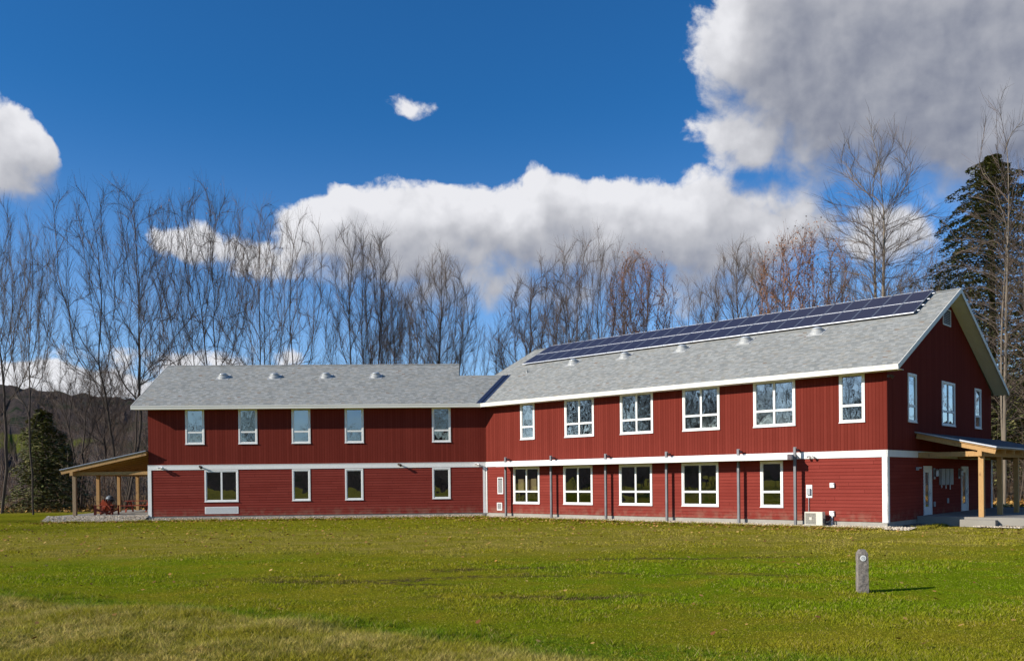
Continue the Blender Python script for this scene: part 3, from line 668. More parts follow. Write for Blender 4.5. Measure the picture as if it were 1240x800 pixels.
# fascias, rake boards, soffits
ze = zroof(-OV)
b = MB(); b.box(JR.x-.0, RK+.025, -OV-.028, -OV-.002, ze-.20, ze-.008); b.box(JR.x, RK+.02, -OV-.045, -OV-.03, ze-.06, ze+.012); b.build('fascia', M['cream'], bld, FR)
b = MB(); b.box(LX-.02, JL.x+.0, -OV-.028, -OV-.002, ze-.20, ze-.008); b.box(LX-.02, JL.x, -OV-.045, -OV-.03, ze-.06, ze+.012); b.build('fascia', M['cream'], bld, FL)
b = MB(); b.box(JR.x, RK, -OV, -.002, ze-.185, ze-.165); b.build('soffit', M['soffit'], bld, FR)
b = MB(); b.box(LX, JL.x, -OV, -.002, ze-.185, ze-.165); b.build('soffit', M['soffit'], bld, FL)
def rake(frame, x, ya, yp, yb, zf, zg, sgn):
    b = MB(); dz = .105
    for (y0, y1, f) in ((ya, yp, zf), (yp, yb, zg)):
        b.quad((x, y0, f(y0)-.22), (x, y1, f(y1)-.22), (x, y1, f(y1)+.012), (x, y0, f(y0)+.012))
        b.quad((x-sgn*.03, y0, f(y0)+.012), (x-sgn*.03, y1, f(y1)+.012), (x, y1, f(y1)+.012), (x, y0, f(y0)+.012))
        b.quad((x-sgn*.03, y0, f(y0)-.22), (x-sgn*.03, y1, f(y1)-.22), (x, y1, f(y1)-.22), (x, y0, f(y0)-.22))
    return b.build('rake_board', M['cream'], bld, frame)
rake(FR, RK+.03, -OV-.03, YM, YE+.03, zroof, zb_, 1); rake(FL, LX-.03, -OV-.03, YML, DEPL+OV, zroof, zbl, -1)
b = MB()
for (y0, y1, f) in ((-OV, YM, zroof), (YM, YE, zb_)): b.quad((0.002, y0, f(y0)-.17), (RK, y0, f(y0)-.17), (RK, y1, f(y1)-.17), (.002, y1, f(y1)-.17))
b.build('soffit', M['soffit'], bld, FR)
b = MB()
for (y0, y1, f) in ((-OV, YML, zroof), (YML, DEPL+OV, zbl)): b.quad((LX, y0, f(y0)-.17), (-LENL-.002, y0, f(y0)-.17), (-LENL-.002, y1, f(y1)-.17), (LX, y1, f(y1)-.17))
b.build('soffit', M['soffit'], bld, FL)
# valley flashing
b = MB()
va, vb = FR.inv(sol_valley(-OV-.02)), FR.inv(sol_valley(VLINK+.1))
n_ = 1
def vstrip(side):
    # offset points horizontally along each wing's eave direction, stay on that wing's plane
    if side > 0: A, B = sol_valley(-OV-.02), sol_valley(VLINK-.02); o = -D_*.30
    else: A, B = sol_valley(-OV-.02), sol_valley(VLINK-.02); o = E_L*.30
    z0, z1 = zroof(-OV-.02)+.012, zroof(VLINK-.02)+.012
    p = [A+Vector((0, 0, z0)), A+o+Vector((0, 0, z0)), B+o+Vector((0, 0, z1)), B+Vector((0, 0, z1))]
    ridge_o = o*.12; 
    b.quad(*[FR.inv(q) for q in p])
vstrip(1); vstrip(-1)
rb = [sol_valley(y) for y in (-OV-.02, VLINK-.02)]; 
b.beam(FR.inv(rb[0]+Vector((0, 0, ze+.03))), FR.inv(rb[1]+Vector((0, 0, zroof(VLINK)+.03))), .03, .04)
b.build('valley_flashing', M['flash'], bld, FR)
# solar tubes on the roofs
def make_tube(frame, x, y):
    z = zroof(y); b = MB(); N = Vector((0, -SL, 1)).normalized()
    b.add([(x+i, y+j, z+SL*j+.02) for i, j in ((-.40, -.42), (.40, -.42), (.40, .36), (-.40, .36))] + [(x+i, y+j, z+SL*j+.002) for i, j in ((-.40, -.42), (.40, -.42), (.40, .36), (-.40, .36))], [(0, 1, 2, 3), (0, 4, 5, 1), (1, 5, 6, 2), (2, 6, 7, 3), (3, 7, 4, 0)])
    b.lathe([(.37, -.20), (.36, -.03), (.30, .02), (.275, .03), (.275, .13), (.295, .135), (.295, .16)], 24, (x, y, z))
    o = b.build('roof_vent', M['alutube'], bld, frame, smooth=False)
    b = MB(); prof = [(.25, .16), (.25, .175)] + [(.25*math.cos(t), .175+.09*math.sin(t)) for t in (.4, .8, 1.15, 1.45)]
    b.lathe(prof, 20, (x, y, z)); b.build('dome', M['dome'], o, frame, smooth=True)
M['alutube'] = worn('white_metal_flashing', (.40, .40, .385), .45, .08, 4.)
M['dome'] = worn('acrylic_dome', (.45, .48, .5), .15, .1, 4., metal=.2)
for s in (4.85, 8.73, 12.59, 16.47, 20.34): make_tube(FR, -s, 4.30)
for s in (7.01, 10.19, 13.47, 16.73): make_tube(FL, -s, 3.55)
# small plumbing vent with cap beside the array
b = MB(); b.lathe([(.06, -.1), (.06, .12), (.09, .13), (.09, .16)], 12, (-23.6, 3.62, zroof(3.62))); b.build('vent_pipe', M['alutube'], bld, FR)

# awning over the lower windows with its steel posts
AW = 1.0
b = MB(); b.box(-22.0, -3.98, -AW, -.062, 2.735, 2.98); aw = b.build('awning', M['trim'], bld, FR, bev=.004)
for s in (21.83, 18.32, 14.51, 10.71, 6.73, 3.96):
    b = MB(); x = -s; yc = -.34
    if s < 4: yc = -.40; x += .06
    b.box(x-.05, x+.05, yc-.055, yc-.045, GROUND+.02, 3.30) if False else None
    z0, z1 = GROUND+.02, 3.30
    b.box(x-.055, x+.055, yc-.05, yc-.04, z0, z1); b.box(x-.055, x+.055, yc+.04, yc+.05, z0, z1); b.box(x-.006, x+.006, yc-.04, yc+.04, z0, z1)
    b.box(x-.08, x+.08, yc-.08, yc+.08, z0-.02, z0+.05)
    b.box(x+.006, x+.012, yc+.05, -.0, 3.12, 3.22)
    b.build('support_post', M['steel'], aw, FR)
# ptac grille, vents, boxes
b = MB(); b.box(-16.9, -14.91, -.03, .02, .12, .54); g1 = b.build('wall_grille', M['trim'], bld, FL, bev=.004)
b = MB()
for i in range(7): b.box(-16.84, -14.97, -.036, -.031, .165+i*.052, .185+i*.052)
b.build('louvre', M['greypl'], g1, FL)
def louver(frame, x0, x1, z0, z1, step, name='wall_vent'):
    b = MB(); t_ = .05
    b.box(x0, x1, -.035, .0, z0, z0+t_); b.box(x0, x1, -.035, .0, z1-t_, z1); b.box(x0, x0+t_, -.033, .0, z0+t_, z1-t_); b.box(x1-t_, x1, -.033, .0, z0+t_, z1-t_)
    n = int((z1-z0-2*t_)/step)
    for i in range(n): z = z0+t_+(i+.5)*step; b.quad((x0+t_, -.028, z-step*.4), (x1-t_, -.028, z-step*.4), (x1-t_, -.006, z+step*.2), (x0+t_, -.006, z+step*.2))
    o = b.build(name, M['trim'], bld, frame); b = MB(); b.quad((x0+t_, -.021, z0+t_), (x1-t_, -.021, z0+t_), (x1-t_, -.021, z1-t_), (x0+t_, -.021, z1-t_)) if False else b.quad((x0+t_, -.0185+.0, z0+t_), (x1-t_, -.0185, z0+t_), (x1-t_, -.0185, z1-t_), (x0+t_, -.0185, z1-t_))
    b.build('screen', M['dark'], o, frame)
louver(FR, -22.80, -22.34, 1.13, 2.12, .06); louver(FR, -22.86, -22.44, .15, .61, .07)
louver(FG, 7.55, 8.75, 9.28, 10.1, .085, 'gable_vent')
# meter, boxes near the corner
b = MB(); b.box(-3.56, -3.28, -.03, .0, 1.02, 1.60); o = b.build('meter_board', M['trim'], bld, FR)
b = MB(); b.box(-3.50, -3.34, -.12, -.031, 1.14, 1.44); b.tube([(-3.43, -.05, 1.02), (-3.43, -.05, .35)], .018, 6); b.build('meter_box', M['greypl'], o, FR, bev=.01)
b = MB(); b.lathe([(.06, 0), (.06, .05), (.05, .06)], 14, (0, 0, 0)); 
for (x0, x1, z0, z1) in ((-2.45, -2.25, 1.47, 1.68), (-2.48, -2.26, .22, .44)):
    b = MB(); b.box(x0, x1, -.10, .0, z0, z1); b.box(x0+.02, x1-.02, -.13, -.101, z1-.06, z1-.01)
    if z0 < 1: b.box(x0+.07, x0+.15, -.08, -.03, GROUND+.03, z0)
    b.build('junction_box', M['trim'], bld, FR, bev=.008)
# wall lamps: bronze floods and white floods on the belt
def flood(frame, x, z, white):
    m_ = M['trim'] if white else M['darkbrown']; b = MB()
    b.lathe([(.07, 0), (.07, .03)], 12, (0, 0, 0)); v = b.v; b.v = [(x+p[0], -.045-p[2], z+p[1]) for p in v]
    o = b.build('wall_lamp', m_, bld, frame)
    for sg in ((-1, 1) if white else (1,)):
        b = MB(); b.tube([(x, -.07, z), (x+sg*.10, -.16, z-.03), (x+sg*.14, -.28, z-.08)], [.03, .055, .085] if not white else [.025, .045, .065], 10); b.build('lamp_head', m_, o, frame)
flood(FL, -19.45, 2.93, True); flood(FL, -17.15, 2.96, False); flood(FL, -5.28, 2.98, False); flood(FL, -.55, 2.96, True); flood(FR, -3.30, 2.90, True)
b = MB(); b.box(-.02, .10, -.14, -.03, 6.12, 6.22); b.tube([(.04, -.12, 6.2), (.10, -.26, 6.1)], [.05, .08], 10); b.build('wall_lamp', M['darkbrown'], bld, FG)

# heat pump
hp = tag(empty('heat_pump', tuple(FR.w(-2.98, -.42, GROUND+.03)), -TH), 'beige outdoor heat pump unit with round fan grille on gravel below the meter', 'heat pump')
hpf = Frame(hp.location.x, hp.location.y, -TH); ZB = GROUND+.03
b = MB(); b.box(-.42, .40, -.15, .15, ZB+.06, ZB+.66); b.build('housing', M['beige'], hp, hpf, bev=.015)
b = MB(); b.box(-.38, -.30, -.18, .18, ZB, ZB+.06); b.build('foot', M['dark'], hp, hpf); b = MB(); b.box(.28, .36, -.18, .18, ZB, ZB+.06); b.build('foot', M['dark'], hp, hpf)
b = MB(); b.box(-.38, .10, -.153, -.1505, ZB+.11, ZB+.61); gr = b.build('fan_opening', M['dark'], hp, hpf)
b = MB()
for i in range(17): z = ZB+.12+i*.03; b.box(-.38, .10, -.160, -.154, z, z+.009)
for i in range(9): x = -.375+i*.058; b.box(x, x+.006, -.166, -.161, ZB+.11, ZB+.61)
b.box(-.19, -.08, -.172, -.167, ZB+.30, ZB+.42); b.build('fan_grille', M['beige'], hp, hpf)
b = MB(); b.box(.405, .45, -.09, .07, ZB+.14, ZB+.36); b.tube([(.44, 0, ZB+.2), (.58, .05, ZB+.22), (.66, .25, ZB+.35)], .03, 8); b.build('pipe_cover', M['dark'], hp, hpf)

# cardboard boxes behind the first lower window
bxs = [(-21.28, -20.86, .16, .50, 1.35, 2.0), (-20.52, -20.34, .16, .45, 1.35, 1.98), (-20.26, -19.86, .16, .55, 1.35, 2.02)]
b = MB(); b.box(-21.45, -19.6, .14, .75, 1.25, 1.30)
for x in (-21.35, -19.6): b.box(x, x+.05, .25, .3, 0, 1.25); b.box(x, x+.05, .75, .8, 0, 1.25)
tag(b.build('shelf', M['beige'], None, FR), 'pale shelf behind the leftmost lower window of the angled wing', 'shelf')
for i, (x0, x1, y0, y1, z0, z1) in enumerate(bxs):
    b = MB(); b.box(x0, x1, y0, y1, 1.302, z1); b.box(x0+.1 if x1-x0 > .2 else x0+.06, (x0+.14 if x1-x0 > .2 else x0+.09), y0-.002, y1+.002, 1.303, z1+.002)
    tag(b.build('cardboard_box', M['cardboard'], None, FR), ('tan cardboard box in the left light of the shelf window', 'narrow tan cardboard box between the two others in the shelf window', 'wide tan cardboard box at the right edge of the shelf window')[i], 'box', 'cardboard boxes behind the window')

# ------------------------------------------------------------------ solar array
arr = tag(empty('solar_array', tuple(FR.w(-12.8, 6.4, zroof(6.4))), -TH), 'two rows of dark blue solar panels along the ridge of the angled wing', 'solar panels')
Y0, Y1 = 4.92, 7.86; S0, S1 = .46, 25.16; ns = 25; RH = .13
pw = (S1-S0)/ns; cosn = 1/math.sqrt(1+SL*SL)
def rp(x, y, h): return (x, y - h*SL*cosn*0, zroof(y)+h)
def panel_mesh():
    wd = pw-.02; dp = (Y1-Y0)/2-.02
    b = MB(); f = MB()
    def P(x, y, h): return (x, y, y*SL+h)
    t_ = .034
    b.quad(P(t_, .016, .036), P(wd-t_, .016, .036), P(wd-t_, dp-.016, .036), P(t_, dp-.016, .036))
    for (x0, x1, y0, y1) in ((0, wd, 0, .016), (0, wd, dp-.016, dp), (0, t_, .016, dp-.016), (wd-t_, wd, .016, dp-.016)):
        f.add([P(x0, y0, 0), P(x1, y0, 0), P(x1, y1, 0), P(x0, y1, 0), P(x0, y0, .042), P(x1, y0, .042), P(x1, y1, .042), P(x0, y1, .042)], [(0, 3, 2, 1), (4, 5, 6, 7), (0, 1, 5, 4), (1, 2, 6, 5), (2, 3, 7, 6), (3, 0, 4, 7)])
    f.quad(P(t_, t_, .006), P(wd-t_, t_, .006), P(wd-t_, dp-t_, .006), P(t_, dp-t_, .006))
    return b, f
pb, pf = panel_mesh()
pa = pf.build('solar_panel', M['alu'], arr, FR, (-S1, Y0, zroof(Y0)+RH)); pc = pb.build('cell_sheet', M['solar'], pa, FR, (-S1, Y0, zroof(Y0)+RH))
base_mb = pa.matrix_basis.copy()
arrm = Matrix.Translation(arr.location) @ Matrix.Rotation(-TH, 4, 'Z')
for r in range(2):
    for i in range(ns):
        if r == 0 and i == 0: continue
        c = copy_tree(pa, arr)
        y = Y0+r*(Y1-Y0)/2; mw = FR.mw() @ Matrix.Translation((-S1+i*pw, y, zroof(y)+RH)); c.matrix_basis = arrm.inverted() @ mw
for y in (5.3, 5.98, 6.75, 7.5):
    b = MB(); b.box(-S1+.0, -S0+.12, y-.02, y+.02, zroof(y)+RH-.05, zroof(y)+RH-.015)
    for i in range(14):
        x = -S1+.4+i*(S1-S0-.5)/13; b.box(x-.03, x+.03, y-.03, y+.03, zroof(y)-.02, zroof(y)+RH-.05)
    b.build('rail', M['alu'], arr, FR)

# ------------------------------------------------------------------ right porch
pr = tag(empty('entrance_porch', tuple(FG.w(9, -2.6, GROUND))), 'open timber porch with dark lean-to roof over the doors of the shaded gable', 'porch')
PZ = .13
b = MB(); b.box(3.60, DEP+.5, -4.6, -.02, GROUND-.2, PZ); b.box(3.3, DEP+.5, -4.9, -4.6, GROUND-.2, PZ-.14) if False else None; b.build('floor_slab', M['slab'], pr, FG, bev=.01)
b = MB(); b.box(3.25, 4.9, -3.3, -1.9, GROUND-.1, PZ-.10); b.build('step', M['slab'], pr, FG, bev=.01)
XS0, XS1 = 3.45, 17.6; PO = 3.30; PZW, PZO = 3.93, 3.14
zpr = lambda y: PZW + (PZO-PZW)*(-y)/PO        # y negative outwards
POL = 3.9
b = MB()
th = .05
v = [(XS0, -.0, zpr(0)), (XS1, 0, zpr(0)), (XS1, -PO, zpr(-PO)), (XS0, -PO, zpr(-PO))]
b.add(v+[(x, y, z-th) for x, y, z in v], [(3, 2, 1, 0), (4, 5, 6, 7), (0, 1, 5, 4), (1, 2, 6, 5), (2, 3, 7, 6), (3, 0, 4, 7)]); b.build('roof', M['porchroof'], pr, FG)
b = MB(); b.beam((XS0-.012, 0, zpr(0)-.0), (XS0-.012, -PO-.02, zpr(-PO)-.0), .02, .06); b.beam((XS0, -PO-.012, zpr(-PO)-.0), (XS1, -PO-.012, zpr(-PO)-.0), .02, .06); b.build('drip_edge', M['alu'], pr, FG)
b = MB(); v2 = [(x, y, z-th-.004) for x, y, z in v]; b.add(v2+[(x, y, z-.03) for x, y, z in v2], [(3, 2, 1, 0), (4, 5, 6, 7), (0, 1, 5, 4), (1, 2, 6, 5), (2, 3, 7, 6), (3, 0, 4, 7)]); b.build('roof_deck', M['timber'], pr, FG)
n_ = 10
for i in range(n_):
    x = XS0+.12+i*(XS1-XS0-.24)/(n_-1); b = MB(); b.beam((x, -.04, zpr(0)-th-.14), (x, -PO+.04, zpr(-PO)-th-.14), .10, .20); b.build('rafter', M['timber'], pr, FG)
PY = -2.64
b = MB(); zbt = zpr(PY)-th-.24; b.box(XS0+.05, XS1-.05, PY-.09, PY+.09, zbt-.24, zbt); b.build('beam', M['timber'], pr, FG, bev=.008)
POSTS_R = [3.80, 6.72, 9.66, 12.6, 15.6]
for i, x in enumerate(POSTS_R):
    b = MB(); b.box(x-.105, x+.105, PY-.105, PY+.105, PZ, zbt-.242); b.build('post', M['timber'], pr, FG, bev=.01)
    if i in (0, 2, 4):
        b = MB(); b.box(x-.08, x+.08, PY+.10, -.05, zbt-.235, zbt-.01); b.build('tie_beam', M['timber'], pr, FG, bev=.008)
b = MB(); b.box(POSTS_R[0]-.14, POSTS_R[0]+.14, PY-.13, PY+.13, zbt-.26, zbt-.02); b.build('post_cap', M['timber'], pr, FG, bev=.02)
# doors
for (a, c) in DOORS:
    z0, z1 = PZ, 2.40; b = MB(); b.box(a, a+.12, -.05, .08, z0, z1); b.box(c-.12, c, -.05, .08, z0, z1); b.box(a+.12, c-.12, -.05, .08, z1-.12, z1)
    b.box(a+.12, a+.30, 0, .05, z0, z1-.12); b.box(c-.30, c-.12, 0, .05, z0, z1-.12); b.box(a+.30, c-.30, 0, .05, z0, z0+.38); b.box(a+.30, c-.30, 0, .05, z1-.30, z1-.12)
    d = b.build('door', M['trim'], bld, FG)
    b = MB(); b.quad((a+.30, .02, z0+.38), (c-.30, .02, z0+.38), (c-.30, .02, z1-.30), (a+.30, .02, z1-.30)); b.build('glass_pane', M['glass'], d, FG)
    b = MB(); b.tube([(c-.21, -.0, 1.12), (c-.21, -.06, 1.12), (c-.31, -.06, 1.12)], .014, 8); b.box(c-.235, c-.185, -.012, -.001, 1.0, 1.25); b.build('handle', M['alu'], d, FG)
# lanterns and meter bank between doors
for x in (6.02, 9.86):
    b = MB(); b.box(x-.10, x+.10, -.05, -.02, 1.78, 2.30); o = b.build('wall_lantern', M['greypl'], bld, FG)
    b = MB(); b.lathe([(.07, 0), (.09, .03), (.09, .30), (.05, .36)], 10, (x, -.14, 1.9)); b.build('lamp_glass', M['alu'], o, FG)
for i in range(3):
    x = 6.72+i*.64; b = MB(); b.box(x, x+.50, -.16, -.02, 1.50, 2.28); o = b.build('meter_cabinet', M['greypl'], bld, FG, bev=.01)
    b = MB(); b.tube([(x+.2, -.08, 1.5), (x+.2, -.08, 1.36-.05*i)], .03, 8); b.build('conduit', M['alu'], o, FG)
for x, z in ((5.98, .58), (8.0, .70)):
    b = MB(); b.box(x-.09, x+.09, -.07, -.02, z-.1, z+.14); b.build('junction_box', M['greypl'], bld, FG, bev=.01)
b = MB(); b.box(3.50, 3.62, -.12, -.02, 2.20, 2.34); b.box(3.58, 3.72, -.2, -.1, 2.28, 2.34); b.build('wall_lamp', M['greypl'], bld, FG)

# ------------------------------------------------------------------ left porch
pl = tag(empty('patio_porch', tuple(FL.w(-22.5, 5, GROUND))), 'open timber porch with sloping lean-to roof at the far left end', 'porch')
PLZ = .10
b = MB(); b.box(-25.7, -LENL-.06, .1, 10.8, GROUND-.2, PLZ); b.build('floor_slab', M['slab'], pl, FL, bev=.01)
XO = -LENL-5.08; zpl = lambda x: 3.93 + (2.84-3.93)*((-LENL)-x)/5.08
Y0p, Y1p = -.32, 11.2
v = [(XO, Y0p, zpl(XO)), (-LENL-.03, Y0p, zpl(-LENL)), (-LENL-.03, Y1p, zpl(-LENL)), (XO, Y1p, zpl(XO))]
b = MB(); b.add(v+[(x, y, z-.04) for x, y, z in v], [(0, 1, 2, 3), (7, 6, 5, 4), (0, 4, 5, 1), (1, 5, 6, 2), (2, 6, 7, 3), (3, 7, 4, 0)]); b.build('roof', M['porchroof'], pl, FL)
b = MB(); b.beam((XO-.02, Y0p-.012, zpl(XO)-.005), (-LENL-.03, Y0p-.012, zpl(-LENL)-.005), .02, .05); b.beam((XO-.012, Y0p, zpl(XO)), (XO-.012, Y1p, zpl(XO)), .02, .05); b.build('drip_edge', M['alu'], pl, FL)
b = MB(); v2 = [(x, y, z-.044) for x, y, z in v]; b.add(v2+[(x, y, z-.03) for x, y, z in v2], [(0, 1, 2, 3), (7, 6, 5, 4), (0, 4, 5, 1), (1, 5, 6, 2), (2, 6, 7, 3), (3, 7, 4, 0)]); b.build('roof_deck', M['timber'], pl, FL)
for i in range(11):
    y = Y0p+.08+i*(Y1p-Y0p-.16)/10; b = MB(); b.beam((XO+.06, y, zpl(XO)-.17), (-LENL-.04, y, zpl(-LENL)-.17), .10, .20); b.build('rafter', M['timber'], pl, FL)
PX = -LENL-4.42; zt_ = zpl(PX)-.27
b = MB(); b.box(PX-.09, PX+.09, Y0p+.02, Y1p-.05, zt_-.22, zt_-.0); b.build('beam', M['timber'], pl, FL, bev=.008)
for i, y in enumerate((.15, 3.4, 6.6, 9.8)):
    b = MB(); b.box(PX-.10, PX+.10, y-.10, y+.10, PLZ, zt_-.222); b.build('post', M['timberdk'] if i == 0 else M['timber'], pl, FL, bev=.01)
    b = MB(); b.box(PX+.092, -LENL-.05, y-.07, y+.07, zt_-.20, zt_-.0); b.build('tie_beam', M['timber'], pl, FL, bev=.006)

# ------------------------------------------------------------------ patio furniture
def adirondack(loc, rz, label):
    r = empty('garden_chair', loc, rz); tag(r, label, 'chair', 'red garden chairs under the porch'); f = Frame(loc[0], loc[1], rz); z = loc[2]; mt = M['stain']
    b = MB()
    for i in range(6): y = -.28+i*.095; b.box(-.27, .27, y, y+.08, z+.38-.028*i, z+.40-.028*i)
    b.build('seat', mt, r, f)
    b = MB()
    for i in range(6):
        x = -.26+i*.105; h = .72-.06*abs(i-2.5)**1.3
        b.beam((x+.02, .22, z+.22), (x+.02+(i-2.5)*.02, .22+.36*h/.7, z+.22+h), .085, .02, (0, 1, 0))
    b.box(-.30, .30, .36, .385, z+.50, z+.57); b.build('backrest', mt, r, f)
    for sg in (-1, 1):
        b = MB(); b.box(sg*.34-.07, sg*.34+.07, -.34, .42, z+.55, z+.575); b.build('armrest', mt, r, f)
        b = MB(); b.box(sg*.30-.02, sg*.30+.02, -.30, -.20, z, z+.55); b.build('leg', mt, r, f)
        b = MB(); b.beam((sg*.275, -.30, z+.34), (sg*.275, .60, z+.05), .022, .10); b.build('leg', mt, r, f)
    return r
def gl(px, dep): return (px-620)/F_PX*dep
adirondack((gl(119.5, 53.2), 53.3, PLZ), R_(-70), 'leftmost red stained garden chair on the patio, turned sideways')
adirondack((gl(125.5, 54.2), 54.6, PLZ), R_(35), 'middle red stained garden chair half hidden between two chairs on the patio')
adirondack((gl(134, 53.4), 53.5, PLZ), R_(150), 'rightmost red stained garden chair on the patio, back towards the lawn')
tb = tag(empty('picnic_table', (gl(168.5, 58.2), 58.2, PLZ), R_(4)), 'red stained picnic table with benches under the left porch', 'picnic table')
f = Frame(tb.location.x, tb.location.y, R_(4)); z = PLZ; b = MB()
for i in range(5): b.box(-.95, .95, -.38+i*.155, -.38+i*.155+.14, z+.72, z+.76)
b.build('tabletop', M['stain'], tb, f)
for sg in (-1, 1):
    b = MB(); b.box(-.95, .95, sg*.70-.13, sg*.70+.13, z+.42, z+.455); b.build('bench', M['stain'], tb, f)
    b = MB(); x = sg*.65; b.beam((x, -.25, z+.72), (x, -.68, z), .05, .10, (1, 0, 0)); b.beam((x, .25, z+.72), (x, .68, z), .05, .10, (1, 0, 0)); b.box(x-.02, x+.02, -.80, .80, z+.34, z+.42); b.box(x-.02, x+.02, -.36, .36, z+.64, z+.72); b.build('leg', M['stain'], tb, f)
gp = (gl(133, 57.5), 57.5, PLZ); gr = tag(empty('kettle_grill', gp, 0, (.8, .8, .92)), 'dark barbecue grill with a rounded grey lid behind the chairs', 'grill'); f = Frame(gp[0], gp[1], 0); z = PLZ
b = MB(); b.lathe([(.05, .62), (.22, .68), (.31, .80), (.32, .92)], 18, (0, 0, z)); b.build('bowl', M['grill'], gr, f, smooth=True)
b = MB(); b.lathe([(.33, .925), (.32, 1.02), (.25, 1.14), (.12, 1.21), (.02, 1.22)], 18, (0, 0, z)); o = b.build('lid', M['lid'], gr, f, smooth=True)
b = MB(); b.tube([(-.06, 0, z+1.21), (-.06, 0, z+1.27), (.06, 0, z+1.27), (.06, 0, z+1.21)], .012, 6); b.build('handle', M['grill'], o, f)
for i in range(3):
    t = i*2.094+.3; b = MB(); b.tube([(.16*math.cos(t), .16*math.sin(t), z+.68), (.30*math.cos(t), .30*math.sin(t), z)], .014, 6); b.build('leg', M['grill'], gr, f)

# ------------------------------------------------------------------ granite marker post
def mat_granite():
    m, t, b = mat('rough_granite', (.25, .22, .2), .9, spec=.3); o = ocoord(t)
    n = t.noise(o, 55, 4, .75); n2 = t.noise(o, 9, 5, .65)
    c = t.mix(t.lin(n, .3, .7), C3(.110, .090, .078), C3(.30, .262, .228)); c = t.mix(t.ss(n2, .52, .68, 0, .5), c, C3(.40, .35, .28)); c = t.mix(t.ss(n2, .47, .33, 0, .5), c, C3(.12, .10, .095))
    t.put(b.inputs['Base Color'], c); bump(t, b, t.math('ADD', n2, t.math('MULTIPLY', n, .3)), .02); return m
M['granite'] = mat_granite()
mx, my = 6.74, 16.85; MZ = float(gz_np(np.array([mx]), np.array([my]))[0]); mp = tag(empty('marker_post', (mx, my, MZ), R_(-8)), 'rough grey granite marker post with a round white disc standing in the grass', 'marker post')
def marker():
    bm = bmesh.new(); r = random.Random(3); hgt = .80; n = 14; rings = []
    for i in range(n+1):
        z = -.15+(hgt+.10)*i/n; ring = []
        for (x, y) in ((-1, -1), (-.3, -1.04), (.35, -1.02), (1, -1), (1.02, 0), (1, 1), (0, 1.02), (-1, 1), (-1.03, 0)):
            j = .055; hw = .098-.006*i/n
            ring.append(bm.verts.new((x*hw*(1+(r.random()-.5)*j*1.6), y*hw*(1+(r.random()-.5)*j*1.6), z)))
        rings.append(ring)
    for a, b in zip(rings[:-1], rings[1:]):
        for i in range(9): bm.faces.new((a[i], a[(i+1) % 9], b[(i+1) % 9], b[i]))
    tp = [bm.verts.new((v.co.x*.55, v.co.y*.6, hgt+.02+.012*r.random())) for v in rings[-1]]
    for i in range(9): bm.faces.new((rings[-1][i], rings[-1][(i+1) % 9], tp[(i+1) % 9], tp[i]))
    bm.faces.new(tp)
    me = bpy.data.meshes.new('stone'); bm.to_mesh(me); bm.free(); me.materials.append(M['granite'])
    o = bpy.data.objects.new('stone', me); col.objects.link(o); o.parent = mp; return o
marker()
def disc(r0, r1, y, name, material, parent, cx=0, cz=.665, n=28):
    b = MB(); prof = [(r0, 0), (r0, .006), (r1, .008)] if r0 else [(r1, 0), (r1, .008)]
    b.lathe([(r1, 0), (r1, .006), (max(r0, .001), .008)], n); b.v = [(cx+p[0], y-p[2], cz+p[1]) for p in b.v]
    me = bpy.data.meshes.new(name); me.from_pydata(b.v, [], b.f); me.materials.append(material); o = bpy.data.objects.new(name, me); col.objects.link(o); o.parent = parent; return o
dk = disc(0, .056, -.100, 'disc', M['trim'], mp, cx=-.006)
def ringmb(ri, ro, y, gap=None):
    b = MB(); n = 28
    for i in range(n):
        t0, t1 = 2*math.pi*i/n, 2*math.pi*(i+1)/n
        b.quad(*[(-.006+r*math.cos(t), y, .665+r*math.sin(t)) for r, t in ((ri, t0), (ro, t0), (ro, t1), (ri, t1))])
    return b
b = ringmb(.022, .034, -.1095); b.quad((-.014, -.1095, .66), (.002, -.1095, .66), (.002, -.1095, .678), (-.014, -.1095, .678))
me = bpy.data.meshes.new('emblem'); me.from_pydata(b.v, [], b.f); me.materials.append(M['greypl']); o = bpy.data.objects.new('emblem', me); col.objects.link(o); o.parent = dk

